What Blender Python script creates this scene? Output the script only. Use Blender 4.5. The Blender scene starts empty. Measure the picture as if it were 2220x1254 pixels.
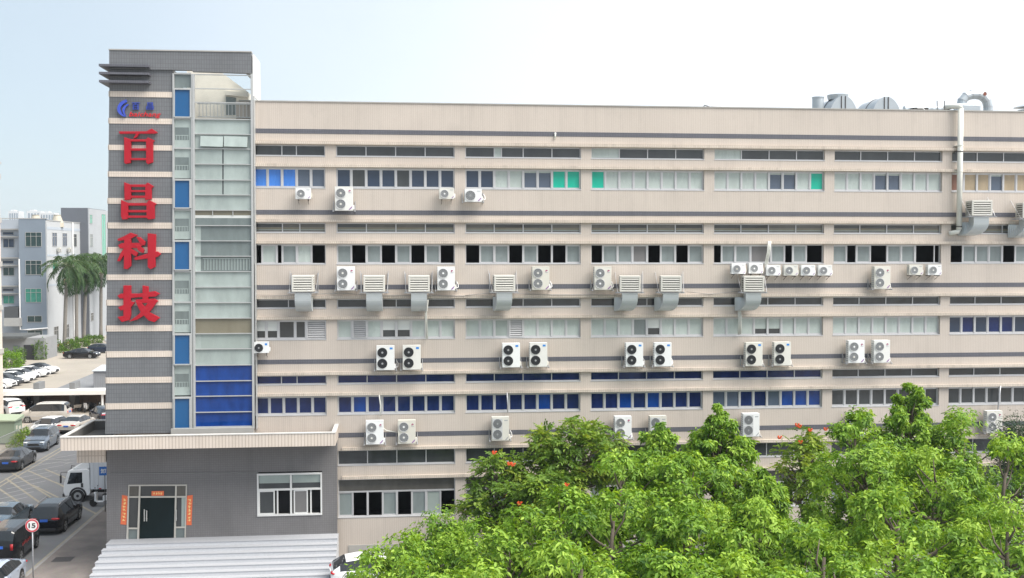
import bpy, math, random
import numpy as np
from mathutils import Vector, Matrix

C = bpy.context.scene.collection
R = math.radians
rnd = random.Random(7)

# ------------------------------------------------------------------ camera, sky, sun, exposure
FPX, CX, CY = 2300.0, 1110.0, 627.0
CAMY, CAMZ, YAW, PITCH = -57.587, 16.7, R(5.866), R(2.07)
cam = bpy.data.cameras.new('camera'); camo = bpy.data.objects.new('camera', cam); C.objects.link(camo)
cam.sensor_width = 36.0; cam.lens = FPX / 2220 * 36; cam.clip_start = .5; cam.clip_end = 6000
camo.location = (0, CAMY, CAMZ); camo.rotation_euler = (math.pi/2 - PITCH, 0, -YAW)
bpy.context.scene.camera = camo

SUN_EL, SUN_DX, SUN_DY = R(56), .86, -.50
w = bpy.data.worlds.new('World'); bpy.context.scene.world = w; w.use_nodes = True
nt = w.node_tree; bg = nt.nodes['Background']
sky = nt.nodes.new('ShaderNodeTexSky'); sky.sky_type = 'NISHITA'; sky.sun_disc = False
sky.sun_elevation = SUN_EL; sky.sun_rotation = math.atan2(SUN_DX, SUN_DY)
sky.air_density = 1.0; sky.dust_density = 1.0; sky.ozone_density = 1.0; sky.altitude = 50
# thin bright cloud veil filling the right-hand part of the sky
tcw = nt.nodes.new('ShaderNodeTexCoord'); spw = nt.nodes.new('ShaderNodeSeparateXYZ'); nt.links.new(tcw.outputs['Generated'], spw.inputs[0])
nw = nt.nodes.new('ShaderNodeTexNoise'); nw.inputs['Scale'].default_value = 2.2; nw.inputs['Detail'].default_value = 5; nt.links.new(tcw.outputs['Generated'], nw.inputs['Vector'])
aw = nt.nodes.new('ShaderNodeMath'); aw.operation = 'MULTIPLY_ADD'; aw.inputs[1].default_value = .30; nt.links.new(nw.outputs['Fac'], aw.inputs[0]); nt.links.new(spw.outputs[0], aw.inputs[2])
rw = nt.nodes.new('ShaderNodeMapRange'); rw.interpolation_type = 'SMOOTHSTEP'; rw.inputs[1].default_value = -.30; rw.inputs[2].default_value = .46; rw.inputs[3].default_value = 0; rw.inputs[4].default_value = 1; nt.links.new(aw.outputs[0], rw.inputs[0])
hz = nt.nodes.new('ShaderNodeMixRGB'); hz.inputs[1].default_value = (2.55, 2.97, 3.25, 1); hz.inputs[2].default_value = (5.0, 5.1, 5.3, 1); nt.links.new(rw.outputs[0], hz.inputs[0])
mw = nt.nodes.new('ShaderNodeMixRGB'); mw.inputs[0].default_value = .82; nt.links.new(hz.outputs[0], mw.inputs[2]); nt.links.new(sky.outputs[0], mw.inputs[1])
nt.links.new(mw.outputs[0], bg.inputs[0]); bg.inputs[1].default_value = .10
sl = bpy.data.lights.new('sun', 'SUN'); sl.energy = 3.0; sl.angle = R(48); sl.color = (1, .95, .87)
so = bpy.data.objects.new('sun', sl); C.objects.link(so); so.location = (60, 40, 90)
_d = Vector((SUN_DX, SUN_DY, 0)).normalized() * math.cos(SUN_EL) + Vector((0, 0, math.sin(SUN_EL)))
so.rotation_euler = _d.to_track_quat('Z', 'Y').to_euler()
vs = bpy.context.scene.view_settings
bpy.context.scene.display_settings.display_device = 'sRGB'
vs.view_transform = 'Standard'; vs.look = 'None'; vs.gamma = 1; vs.exposure = 1.29
bpy.context.scene.render.film_transparent = False
try:
    bpy.context.scene.cycles.max_bounces = 8; bpy.context.scene.cycles.transparent_max_bounces = 8
except Exception: pass

# ------------------------------------------------------------------ measuring: photo pixel -> place in the world
_fw = np.array([math.sin(YAW)*math.cos(PITCH), math.cos(YAW)*math.cos(PITCH), -math.sin(PITCH)])
_rt = np.array([math.cos(YAW), -math.sin(YAW), 0]); _up = np.cross(_rt, _fw)
CP = np.array([0, CAMY, CAMZ])
def ray(px, py): return _rt*(px-CX) + _up*(CY-py) + _fw*FPX
def onY(px, py, Y):
    d = ray(px, py); return Vector(CP + d*((Y-CAMY)/d[1]))
def onX(px, py, X):
    d = ray(px, py); return Vector(CP + d*(X/d[0]))
def onG(px, py, z=0.0):
    d = ray(px, py); return Vector(CP + d*((z-CAMZ)/d[2]))

# ------------------------------------------------------------------ mesh helpers
class MB:
    def __init__(s): s.v = []; s.f = []; s.m = []
    def face(s, pts, m=0):
        b = len(s.v); s.v += [tuple(p) for p in pts]; s.f.append(tuple(range(b, b+len(pts)))); s.m.append(m)
    def box(s, x0, x1, y0, y1, z0, z1, m=0):
        s.hexa([(x0,y0,z0),(x1,y0,z0),(x1,y0,z1),(x0,y0,z1)], [(x0,y1,z0),(x1,y1,z0),(x1,y1,z1),(x0,y1,z1)], m)
    def hexa(s, a, b, m=0):          # front quad a, back quad b (same order)
        n = len(a); o = len(s.v); s.v += [tuple(p) for p in a] + [tuple(p) for p in b]
        s.f.append(tuple(range(o, o+n))); s.m.append(m)
        s.f.append(tuple(range(o+2*n-1, o+n-1, -1))); s.m.append(m)
        for i in range(n):
            j = (i+1) % n
            s.f.append((o+j, o+i, o+n+i, o+n+j)); s.m.append(m)
    def tube(s, pts, r, n=8, m=0, cap=True):
        pts = [Vector(p) for p in pts]; rr = r if isinstance(r, (list, tuple)) else [r]*len(pts)
        rings = []; ref = None
        for i, p in enumerate(pts):
            t = (pts[min(i+1, len(pts)-1)] - pts[max(i-1, 0)])
            t = t.normalized() if t.length > 1e-9 else Vector((0,0,1))
            if ref is None: ref = t.orthogonal().normalized()
            ref = (ref - t*ref.dot(t)); ref = ref.normalized() if ref.length > 1e-6 else t.orthogonal().normalized()
            bt = t.cross(ref); o = len(s.v)
            for k in range(n):
                a = 2*math.pi*k/n; s.v.append(tuple(p + (ref*math.cos(a) + bt*math.sin(a))*rr[i]))
            rings.append(o)
        for a, b in zip(rings, rings[1:]):
            for k in range(n):
                j = (k+1) % n; s.f.append((a+k, a+j, b+j, b+k)); s.m.append(m)
        if cap:
            s.f.append(tuple(range(rings[0]+n-1, rings[0]-1, -1))); s.m.append(m)
            s.f.append(tuple(range(rings[-1], rings[-1]+n))); s.m.append(m)
    def disc(s, c, ax, r, n=20, m=0, r0=0):
        c = Vector(c); ax = Vector(ax).normalized(); u = ax.orthogonal().normalized(); v = ax.cross(u)
        P = [c + (u*math.cos(2*math.pi*k/n) + v*math.sin(2*math.pi*k/n))*r for k in range(n)]
        if r0 <= 0: s.face(P, m)
        else:
            Q = [c + (u*math.cos(2*math.pi*k/n) + v*math.sin(2*math.pi*k/n))*r0 for k in range(n)]
            for k in range(n):
                j = (k+1) % n; s.face([P[k], P[j], Q[j], Q[k]], m)
    def ico(s, c, r, m=0, sz=(1,1,1), n=8):
        c = Vector(c); o = len(s.v); k2 = max(3, n//2)
        for i in range(1, k2):
            t = math.pi*i/k2
            for k in range(n):
                a = 2*math.pi*k/n
                s.v.append((c.x+r*sz[0]*math.sin(t)*math.cos(a), c.y+r*sz[1]*math.sin(t)*math.sin(a), c.z+r*sz[2]*math.cos(t)))
        for i in range(k2-2):
            for k in range(n):
                j = (k+1) % n; s.f.append((o+i*n+k, o+(i+1)*n+k, o+(i+1)*n+j, o+i*n+j)); s.m.append(m)
        s.f.append(tuple(o+k for k in range(n))); s.m.append(m)
        s.f.append(tuple(o+(k2-2)*n+k for k in range(n-1, -1, -1))); s.m.append(m)
    def build(s, name, mats, parent=None, smooth=False, bevel=0):
        me = bpy.data.meshes.new(name); me.from_pydata(s.v, [], s.f)
        mats = mats if isinstance(mats, (list, tuple)) else [mats]
        for x in mats: me.materials.append(x)
        me.polygons.foreach_set('material_index', s.m)
        if smooth: me.polygons.foreach_set('use_smooth', [True]*len(s.f))
        me.validate(); me.update()
        o = bpy.data.objects.new(name, me); C.objects.link(o)
        if parent: o.parent = parent
        if bevel:
            b = o.modifiers.new('bevel', 'BEVEL'); b.width = bevel; b.segments = 2; b.limit_method = 'ANGLE'; b.angle_limit = R(50)
        return o

def tag(o, label, cat=None, group=None, kind=None):
    if label: o['label'] = label
    if cat: o['category'] = cat
    if group: o['group'] = group
    if kind: o['kind'] = kind
    return o
def thing(name, label, cat, loc=(0,0,0), rz=0, group=None):
    o = bpy.data.objects.new(name, None); C.objects.link(o); o.location = loc; o.rotation_euler = (0,0,rz)
    o.empty_display_size = .3
    return tag(o, label, cat, group)
def struct(name, mb, mat, smooth=False):
    o = mb.build(name, mat, None, smooth); o['kind'] = 'structure'; return o
def copy_tree(o, parent=None):
    c = o.copy(); C.objects.link(c)
    if parent: c.parent = parent
    for ch in list(o.children): copy_tree(ch, c)
    return c

# ------------------------------------------------------------------ materials
MATS = {}
def mat(name, col, rough=.6, metal=0.0, amt=.12, scale=3.0, spec=.5, bump=0, coat=0, emit=0):
    if name in MATS: return MATS[name]
    m = bpy.data.materials.new(name); m.use_nodes = True; t = m.node_tree; p = t.nodes['Principled BSDF']
    p.inputs['Roughness'].default_value = rough; p.inputs['Metallic'].default_value = metal
    p.inputs['Specular IOR Level'].default_value = spec
    if coat: p.inputs['Coat Weight'].default_value = coat; p.inputs['Coat Roughness'].default_value = .05
    tc = t.nodes.new('ShaderNodeTexCoord')
    if amt > 0:
        n = t.nodes.new('ShaderNodeTexNoise'); n.inputs['Scale'].default_value = scale; n.inputs['Detail'].default_value = 5
        t.links.new(tc.outputs['Object'], n.inputs['Vector'])
        mx = t.nodes.new('ShaderNodeMixRGB')
        mx.inputs[1].default_value = tuple(c*(1-amt) for c in col) + (1,); mx.inputs[2].default_value = tuple(min(1, c*(1+amt)) for c in col) + (1,)
        t.links.new(n.outputs['Fac'], mx.inputs[0]); t.links.new(mx.outputs[0], p.inputs['Base Color'])
        if bump:
            b = t.nodes.new('ShaderNodeBump'); b.inputs['Strength'].default_value = bump; b.inputs['Distance'].default_value = .02
            t.links.new(n.outputs['Fac'], b.inputs['Height']); t.links.new(b.outputs[0], p.inputs['Normal'])
    else: p.inputs['Base Color'].default_value = tuple(col) + (1,)
    if emit: p.inputs['Emission Color'].default_value = tuple(col) + (1,); p.inputs['Emission Strength'].default_value = emit
    MATS[name] = m; return m

def tile_mat(name, c1, c2, mortar, tw=.10, th=.055, streak=.25, rough=.45, blotch=.15):
    """glazed facing tile: small brick grid + rain streaks + broad uneven weathering"""
    m = bpy.data.materials.new(name); m.use_nodes = True; t = m.node_tree; p = t.nodes['Principled BSDF']; L = t.links.new
    tc = t.nodes.new('ShaderNodeTexCoord'); sp = t.nodes.new('ShaderNodeSeparateXYZ'); L(tc.outputs['Object'], sp.inputs[0])
    ad = t.nodes.new('ShaderNodeMath'); L(sp.outputs[0], ad.inputs[0]); L(sp.outputs[1], ad.inputs[1])
    cb = t.nodes.new('ShaderNodeCombineXYZ'); L(ad.outputs[0], cb.inputs[0]); L(sp.outputs[2], cb.inputs[1])
    br = t.nodes.new('ShaderNodeTexBrick'); L(cb.outputs[0], br.inputs['Vector']); br.offset = 0
    br.inputs['Color1'].default_value = c1+(1,); br.inputs['Color2'].default_value = c2+(1,); br.inputs['Mortar'].default_value = mortar+(1,)
    br.inputs['Scale'].default_value = 1; br.inputs['Brick Width'].default_value = tw; br.inputs['Row Height'].default_value = th
    br.inputs['Mortar Size'].default_value = .011 if tw < .15 else .024; br.inputs['Mortar Smooth'].default_value = .3; br.inputs['Bias'].default_value = -.2
    mp = t.nodes.new('ShaderNodeMapping'); mp.inputs['Scale'].default_value = (2.6, 2.6, .22); L(tc.outputs['Object'], mp.inputs[0])
    n1 = t.nodes.new('ShaderNodeTexNoise'); n1.inputs['Scale'].default_value = 1; n1.inputs['Detail'].default_value = 6; n1.inputs['Roughness'].default_value = .65; L(mp.outputs[0], n1.inputs['Vector'])
    n2 = t.nodes.new('ShaderNodeTexNoise'); n2.inputs['Scale'].default_value = .35; n2.inputs['Detail'].default_value = 4; L(tc.outputs['Object'], n2.inputs['Vector'])
    r1 = t.nodes.new('ShaderNodeMapRange'); r1.inputs[1].default_value = .50; r1.inputs[2].default_value = .78; r1.inputs[3].default_value = 1; r1.inputs[4].default_value = 1-streak; L(n1.outputs['Fac'], r1.inputs[0])
    r2 = t.nodes.new('ShaderNodeMapRange'); r2.inputs[1].default_value = .3; r2.inputs[2].default_value = .7; r2.inputs[3].default_value = 1-blotch; r2.inputs[4].default_value = 1; L(n2.outputs['Fac'], r2.inputs[0])
    mu = t.nodes.new('ShaderNodeMath'); mu.operation = 'MULTIPLY'; L(r1.outputs[0], mu.inputs[0]); L(r2.outputs[0], mu.inputs[1])
    mx = t.nodes.new('ShaderNodeMixRGB'); mx.blend_type = 'MULTIPLY'; mx.inputs[0].default_value = 1
    L(br.outputs['Color'], mx.inputs[1]); L(mu.outputs[0], mx.inputs[2]); L(mx.outputs[0], p.inputs['Base Color'])
    n3 = t.nodes.new('ShaderNodeTexNoise'); n3.inputs['Scale'].default_value = .55; n3.inputs['Detail'].default_value = 8; n3.inputs['Roughness'].default_value = .7; L(tc.outputs['Object'], n3.inputs['Vector'])
    r3 = t.nodes.new('ShaderNodeMapRange'); r3.inputs[1].default_value = .56; r3.inputs[2].default_value = .70; r3.inputs[3].default_value = 0; r3.inputs[4].default_value = .22; L(n3.outputs['Fac'], r3.inputs[0])
    m3 = t.nodes.new('ShaderNodeMixRGB'); m3.inputs[2].default_value = tuple(c*.55 for c in c1)+(1,); L(r3.outputs[0], m3.inputs[0]); L(mx.outputs[0], m3.inputs[1]); L(m3.outputs[0], p.inputs['Base Color'])
    p.inputs['Roughness'].default_value = rough; p.inputs['Specular IOR Level'].default_value = .35
    MATS[name] = m; return m

M_cream = tile_mat('cream_tile', (.595,.54,.485), (.58,.52,.465), (.46,.395,.345), streak=.12, blotch=.09)
M_lip = tile_mat('cream_lip_tile', (.66,.59,.51), (.62,.54,.46), (.44,.37,.31), .10, .09, .3)
M_dark = tile_mat('charcoal_tile', (.135,.138,.165), (.122,.125,.15), (.085,.085,.095), .09, .09, .15, .5, .1)
M_grey = tile_mat('tower_grey_tile', (.172,.180,.192), (.158,.165,.177), (.116,.119,.126), .13, .22, .12, .5, .12)
M_porch = tile_mat('porch_grey_tile', (.195,.189,.192), (.182,.176,.179), (.148,.143,.145), .12, .12, .15, .55, .2)
M_band = tile_mat('tower_cream_tile', (.68,.60,.53), (.65,.57,.49), (.52,.45,.39), .12, .3, .12)
M_rib = tile_mat('ribbed_cream_tile', (.67,.59,.52), (.64,.56,.485), (.47,.395,.335), .165, 2.0, .12)
M_alu = mat('aluminium', (.52,.52,.53), .4, .3, .08, 2)
M_white = mat('white_paint', (.78,.78,.78), .4, 0, .05, 2)
M_conc = mat('concrete', (.36,.35,.33), .85, 0, .2, 1.5, bump=.3)
M_black = mat('black_void', (.006,.006,.009), .9, 0, 0)
M_room = mat('room_darkness', (.035,.035,.04), .9, 0, .2, .5)  # near-black: the darkness of the unlit rooms is put into the colour
M_steel = mat('galvanised_steel', (.42,.43,.45), .45, .55, .18, 4)
M_rust = mat('dark_iron', (.09,.085,.085), .7, .2, .25, 6)
M_red = mat('red_sign', (.37,.008,.020), .5, 0, .16, 2, .3)

def pane(name, col, rough=.06, amt=.25, scale=.9, spec=.5):
    m = mat('pane_'+name, col, rough, 0, amt, scale, spec); t = m.node_tree              # tone varied in vertical streaks, uneven gloss
    n = [x for x in t.nodes if x.type == 'TEX_NOISE']
    if n:
        n = n[0]; mp = t.nodes.new('ShaderNodeMapping'); mp.inputs['Scale'].default_value = (1.6, 1.6, .55); src = n.inputs['Vector'].links[0].from_socket
        t.links.new(src, mp.inputs[0]); t.links.new(mp.outputs[0], n.inputs['Vector']); n.inputs['Roughness'].default_value = .6
        r = t.nodes.new('ShaderNodeMapRange'); r.inputs[1].default_value = .4; r.inputs[2].default_value = .7; r.inputs[3].default_value = rough; r.inputs[4].default_value = min(.5, rough+.18)
        t.links.new(n.outputs['Fac'], r.inputs[0]); t.links.new(r.outputs[0], t.nodes['Principled BSDF'].inputs['Roughness'])
    return m
PANE = {
 'b': pane('frosted', (.42,.475,.45), .2, .2, 1.3), 'g': pane('grey', (.20,.235,.235), .08, .35, 1.1),
 'n': pane('navy', (.028,.045,.08), .05, .2), 'N': pane('slate', (.085,.11,.155), .06, .2),
 'k': pane('charcoal', (.050,.055,.058), .05, .5, .7), 'c': pane('blue_curtain', (.05,.20,.62), .2, .35, 1.6),
 'D': pane('blue_film', (.010,.022,.095), .06, .7, 1.6, .4), 'B': pane('bright_blue_film', (.006,.045,.22), .08, .55, 1.4, .4), 'x': pane('door_glass', (.006,.014,.016), .05, .4, .9, .2),
 'G': pane('green_screen', (.0,.42,.29), .3, .08, 1), 'r': pane('brown_grey', (.11,.105,.095), .05, .45, .9),
 'w': pane('white_roller', (.62,.64,.62), .3, .05, 1), 'm': pane('pale_wall', (.16,.155,.155), .5, .3, .6),
 'y': pane('warm_wood', (.34,.27,.18), .3, .55, 1.2), 'o': pane('brown_curtain', (.20,.10,.07), .3, .4, 1.2),
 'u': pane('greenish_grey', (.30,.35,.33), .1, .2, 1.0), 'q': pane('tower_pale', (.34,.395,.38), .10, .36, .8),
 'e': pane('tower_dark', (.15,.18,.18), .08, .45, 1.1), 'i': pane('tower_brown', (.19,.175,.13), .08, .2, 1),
 'P': pane('panel_blue', (.010,.088,.235), .3, .14, 1),
}
PANE_KEYS = list(PANE)
# ------------------------------------------------------------------ the factory block
BX = lambda k: -3.54 + 6.915*(k-2)        # left edge of the windows of bay k
WW = 6.34
ZF = {5: dict(tt=22.33,tb=21.75,mt=21.13,mb=20.05), 4: dict(tt=18.19,tb=17.67,mt=17.04,mb=15.99),
      3: dict(tt=14.10,tb=13.62,mt=12.98,mb=11.94), 2: dict(tt=10.00,tb=9.52,mt=8.88,mb=7.87), 1: dict(tt=5.90,tb=5.10,mt=4.32,mb=2.26)}
STR = [(onY(1000,294,0).z, onY(1000,284,0).z), (18.62,18.87), (14.62,14.87), (10.63,10.87), (6.62,6.87)]
XL, XR, ZT, DEP = -15.0, 44.9, 24.60, 34.0
B = thing('factory_building', 'long five-storey cream tiled factory building with dark stripes and ribbon windows', 'building', (14, 0, 0))
def put(o):                                # children built in world coordinates
    p = o.parent; o.matrix_parent_inverse = Matrix.Translation(-Vector(p.location)) if p else Matrix(); return o
def hole_cols(k): return (BX(k), BX(k)+WW) if k > 1 else (-9.3, -3.54-.575)
wall = MB(); T = .30
levels = [ZT]
for f in (5,4,3,2,1): levels += [ZF[f]['tt'], ZF[f]['tb'], ZF[f]['mt'], ZF[f]['mb']]
levels.append(-.3)
for i in range(len(levels)-1):
    z1, z0 = levels[i], levels[i+1]
    if i % 2 == 0: wall.box(XL if i else -8.75, XR, 0, T, z0, z1)
    else:
        if z1 < 6: xs = [XL, BX(2)]
        else: xs = [XL, hole_cols(1)[0], hole_cols(1)[1], BX(2)]
        for k in range(2, 9): xs += [BX(k)+WW, BX(k+1) if k < 8 else XR]
        for a, b in zip(xs[::2], xs[1::2]): wall.box(a, b, 0, T, z0, z1)
wall.box(XL, XL+T, T, DEP, -.3, ZT); wall.box(XR-T, XR, T, DEP, -.3, ZT); wall.box(XL+T, XR-T, DEP-T, DEP, -.3, ZT)
put(wall.build('wall', M_cream, B))
rf = MB(); rf.box(XL+T, XR-T, T, DEP-T, 23.2, 23.45); put(rf.build('roof', M_conc, B))
for f in (5,4,3,2,1):
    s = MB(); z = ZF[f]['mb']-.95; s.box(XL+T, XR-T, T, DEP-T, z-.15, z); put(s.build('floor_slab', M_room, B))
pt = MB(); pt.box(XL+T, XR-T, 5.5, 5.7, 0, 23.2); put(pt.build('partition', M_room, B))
cp = MB(); cp.box(-8.6, XR+.04, -.045, T+.05, ZT, ZT+.06); put(cp.build('coping', M_conc, B))
for z0, z1 in STR:
    s = MB(); s.box(-8.4 if z0 > 8 else -3.8, XR+.01, -.012, 0, z0, z1); put(s.build('dark_stripe', M_dark, B))
for f in (5,4,3,2,1):
    for key in ('tt', 'mt'):
        if f == 1 and key == 'mt' : z0 = 4.36
        else: z0 = ZF[f][key] + .035
        s = MB(); s.box(-8.5 if f > 1 else -3.3, XR+.02, -.17, 0, z0, z0+.155)
        put(s.build('ledge', M_lip, B))
pl = MB(); pl.box(-3.0, XR+.03, -.05, 0, -.3, .75); put(pl.build('plinth', M_conc, B))

def pane_quad(mb, x0, x1, z0, z1, y, key):
    if x1-x0 < .01: return
    j = [y + rnd.uniform(-.006, .006) for _ in range(4)]
    mb.face([(x0,j[0],z0),(x1,j[1],z0),(x1,j[2],z1),(x0,j[3],z1)], PANE_KEYS.index(key))
def bars(mb, x0, x1, z0, z1, y0=.13, y1=.19, w=.05):
    mb.box(x0, x0+w, y0, y1, z0, z1); mb.box(x1-w, x1, y0, y1, z0, z1)
    mb.box(x0+w, x1-w, y0, y1, z1-w, z1); mb.box(x0+w, x1-w, y0, y1, z0, z0+w)
PM = [PANE[k] for k in PANE_KEYS]

def window(x0, x1, z0, z1, spec, name='window', widths=None, label=None, trans=None):
    """frame mesh + child pane mesh; 'd' leaves the sash open onto the dark room"""
    fr, pn = MB(), MB(); runs = [pn]; bars(fr, x0, x1, z0, z1, .14, .21)
    zt = z1
    if trans:                                # fixed top lights (ground floor)
        zt = z0 + (z1-z0)*.66; fr.box(x0+.05, x1-.05, .135, .21, zt-.04, zt+.04)
        pane_quad(pn, x0+.05, x1-.05, zt+.04, z1-.05, .185, trans)
    n = len(spec); wd = widths or [1]*n; tot = sum(wd); x = x0
    for i, k in enumerate(spec):
        a, b = x, x + (x1-x0)*wd[i]/tot; x = b
        if i and name == 'window':
            hw = .055 if i % 2 == 0 else .03
            fr.box(a-hw, a+hw, .125 if i % 2 == 0 else .15, .215, z0+.05, zt-.04)
        elif i: fr.box(a-.025, a+.025, .15, .21, z0+.05, z1-.05)
        if name == 'window' and k not in 'dv':
            yy = .165 if i % 2 else .18
            fr.box(a+.03, a+.075, yy, yy+.03, z0+.05, zt-.05); fr.box(b-.075, b-.03, yy, yy+.03, z0+.05, zt-.05)
            fr.box(a+.075, b-.075, yy, yy+.03, zt-.10, zt-.05); fr.box(a+.075, b-.075, yy, yy+.03, z0+.05, z0+.10)
        y = .19 if i % 2 else .2
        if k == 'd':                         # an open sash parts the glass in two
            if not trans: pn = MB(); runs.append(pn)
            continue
        if k == 'w':                         # roller half down, dark room below it
            zm = z0+(z1-z0)*.44
            pane_quad(pn, a, b, zm, zt-.02, y+.02, 'w'); pane_quad(pn, a, b, z0+.02, zm, y+.03, 'k'); continue
        if k == 'h':
            zm = z0+(z1-z0)*.36
            pane_quad(pn, a, b, zm, zt-.02, y+.02, 'b'); pane_quad(pn, a, b, z0+.02, zm, y+.03, 'k'); continue
        if k == 'H':
            zm = zt-(z1-z0)*.17
            pane_quad(pn, a, b, zm, zt-.02, y+.02, 'b'); pane_quad(pn, a, b, z0+.02, zm, y+.03, 'N'); continue
        if k == 's':                         # pale bands painted across the pane as reflections
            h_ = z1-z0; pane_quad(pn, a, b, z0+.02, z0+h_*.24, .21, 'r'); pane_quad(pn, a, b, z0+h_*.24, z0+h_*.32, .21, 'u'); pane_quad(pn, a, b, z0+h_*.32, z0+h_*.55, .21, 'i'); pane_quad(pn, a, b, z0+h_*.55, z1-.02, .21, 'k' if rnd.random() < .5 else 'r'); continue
        if k == 'v':
            for q in range(7):
                zz = z0+.1+(zt-z0-.2)*q/7+.02
                fr.hexa([(a+.06,.10,zz),(b-.04,.10,zz),(b-.04,.10,zz+.03),(a+.06,.10,zz+.03)],
                        [(a+.06,.19,zz+.10),(b-.04,.19,zz+.10),(b-.04,.19,zz+.13),(a+.06,.19,zz+.13)])
            bars(fr, a+.02, b, z0+.03, zt-.03, .08, .14, .06); pane_quad(pn, a, b, z0+.02, zt-.02, .215, 'k'); continue
        pane_quad(pn, a, b, z0+.02, zt-.02, y, k)
    # sill apron
    fr.box(x0-.02, x1+.02, -.02, .14, z0-.035, z0+.001)
    o = put(fr.build(name, M_alu, B))
    if label: o['label'] = label
    for r_ in runs:
        if r_.f: r_.build('pane', PM, o)
    return o

MAIN = {
 5: {1: 'cccNN', 2: 'nknnknnn', 3: 'nnbbHHGG', 4: 'Gbbbbbbb', 5: 'bbbbHHbG', 6: 'bbbHHbbb', 7: 'oyyHyyoy', 8: 'bbbbbbbb'},
 4: {1: 'dbdgbd', 2: 'gdgdgdgd', 3: 'dggdgddg', 4: 'dggmdgdg', 5: 'dggmgdgd', 6: 'gdgdggdd', 7: 'dgggdgdg', 8: 'gdgdgggd'},
 3: {1: 'wwkkv', 2: 'bvbwwbbb', 3: 'bbuvbbbb', 4: 'bbbgwbbb', 5: 'bbbhhbbb', 6: 'bbbbbbbb', 7: 'nDnDDnDn', 8: 'bbbbbbbb'},
 2: {1: 'DDDDD', 2: 'DBDDDDDD', 3: 'DDDDDBDD', 4: 'DDBDBDDD', 5: 'NNDDNBBB', 6: 'kkkkkkkk', 7: 'kkkkkkkk', 8: 'kkkkkkkk'},
 1: {2: 'gddgdgud', 3: 'gdgggdgg', 4: 'gdggddgg', 5: 'gdgggdgg', 6: 'gdgggdgg', 7: 'gdgggdgg', 8: 'gdgggdgg'}}
TRAN = {
 5: {1: 'kkk', 3: 'kbkkk', 4: 'bkkk', 5: 'bkkk'}, 4: {}, 3: {}, 2: {}, 1: {}}
TW = {(5,1): [2,1,2], (5,3): [4,1,3,4,4], (4,1): [2,1.2,1.8], (3,1): [1.9,1,1.1], (2,1): [1.7,1,1.9]}
MW = {(4,1): [1.1,2,.7,2,2,1.9], (3,1): [1.3,1.3,1.8,1.2,2.2], (4,4): [.8,1,1,1,.9,1,.9,1], (4,5): [.6,1,1.1,1.5,1,.6,1,1.2], (4,6): [1,.7,1,1.2,1,1,1.4,.4]}
DEFT = {5: 'kkkk', 4: 'rrrr', 3: 'kkkk', 2: 'DDDD', 1: 'kkkk'}
WLAB = {(5,1): 'window with bright blue curtains', (5,3): 'window with two green panes at its right end', (5,4): 'window with one green pane at its left end',
        (5,5): 'window with a green pane at its right end', (5,7): 'window with warm brown lit panes', (3,1): 'window with white rollers and a metal louvre', (2,5): 'window with three bright blue panes'}
for f in (5,4,3,2,1):
    z = ZF[f]
    for k in range(1, 9):
        if f == 1 and k == 1: continue
        a, b = hole_cols(k)
        if k == 1: a0 = onY(547.5, 390, 0).x
        else: a0 = a
        window(a0, b, z['mb'], z['mt'], MAIN[f][k], 'window', MW.get((f,k)), WLAB.get((f,k)), 'r' if f == 1 else None)
        d = TRAN[f].get(k, DEFT[f])
        if k == 1 and f < 5: d = DEFT[f][0]*3
        if f == 2 and k >= 6: d = 'kkkk'
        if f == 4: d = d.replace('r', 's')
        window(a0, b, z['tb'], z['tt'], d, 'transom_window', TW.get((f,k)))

# ------------------------------------------------------------------ the stair tower
TY = -.55
TWR = thing('stair_tower', 'grey tiled stair tower with cream bands and tall glazing at the factory end', 'tower', (-18, TY, 0))
def px_prism(mb, P, y0, y1, m=0, y_on=None):
    """prism whose front outline is the photo outline P laid on the plane y0"""
    a = [onY(x, y, y0 if y_on is None else y_on) for x, y in P]
    area = sum(a[i].x*a[(i+1) % len(a)].z - a[(i+1) % len(a)].x*a[i].z for i in range(len(a)))
    if area < 0: a.reverse()
    a = [Vector((p.x, y0, p.z)) for p in a]
    mb.hexa(a, [Vector((p.x, y1, p.z)) for p in a], m)
def tl(y): return 238 + (228-238)*(y-110)/830          # left edge of the tower in the photo
def lerp(a, b, t): return a+(b-a)*t
def row(y_at300, x): return y_at300 + (x-300)*(y_at300-544)*-4.43e-5   # rows sink towards their vanishing point
def trect(mb, x0, x1, y0, y1, d0, d1, m=0):            # tower rectangle between photo rows
    def X(x, y): return tl(y) if x == 'L' else x
    P = [(X(x0,y0), row(y0, X(x0,y0))), (X(x1,y0), row(y0, X(x1,y0))), (X(x1,y1), row(y1, X(x1,y1))), (X(x0,y1), row(y1, X(x0,y1)))]
    px_prism(mb, P, d0, d1, m, TY)
GT = MB()
trect(GT, 'L', 375, 150, 940, TY, TY+2.6)              # grey shaft
put(GT.build('shaft_wall', M_grey, TWR))
bk = MB(); trect(bk, 375, 547, 263, 948, TY+.5, TY+2.6)
put(bk.build('inner_wall', mat('tower_inner', (.30,.32,.31), .8), TWR))
BANDS = [(199,211),(257,269),(315,326.5),(372.5,384),(430,442.5),(483,496),(536,548.7),(595.5,607.5),(650,662.7),(705.5,718.7),(761.5,774.7),(818,830.7),(874,887)]
for a, b in BANDS:
    q = MB(); trect(q, 'L', 375, a, b, TY-.03, TY); 
    q.box(onY(tl(a), a, TY).x-.03, onY(tl(a), a, TY).x+.02, TY-.03, TY+2.6, onY(300, b, TY).z, onY(300, a, TY).z)
    put(q.build('cream_band', M_band, TWR))
cap = MB(); px_prism(cap, [(238,109),(545,114),(545,160),(418,156),(418,153),(238,151)], TY-.12, TY+.22, 0, TY)
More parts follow.
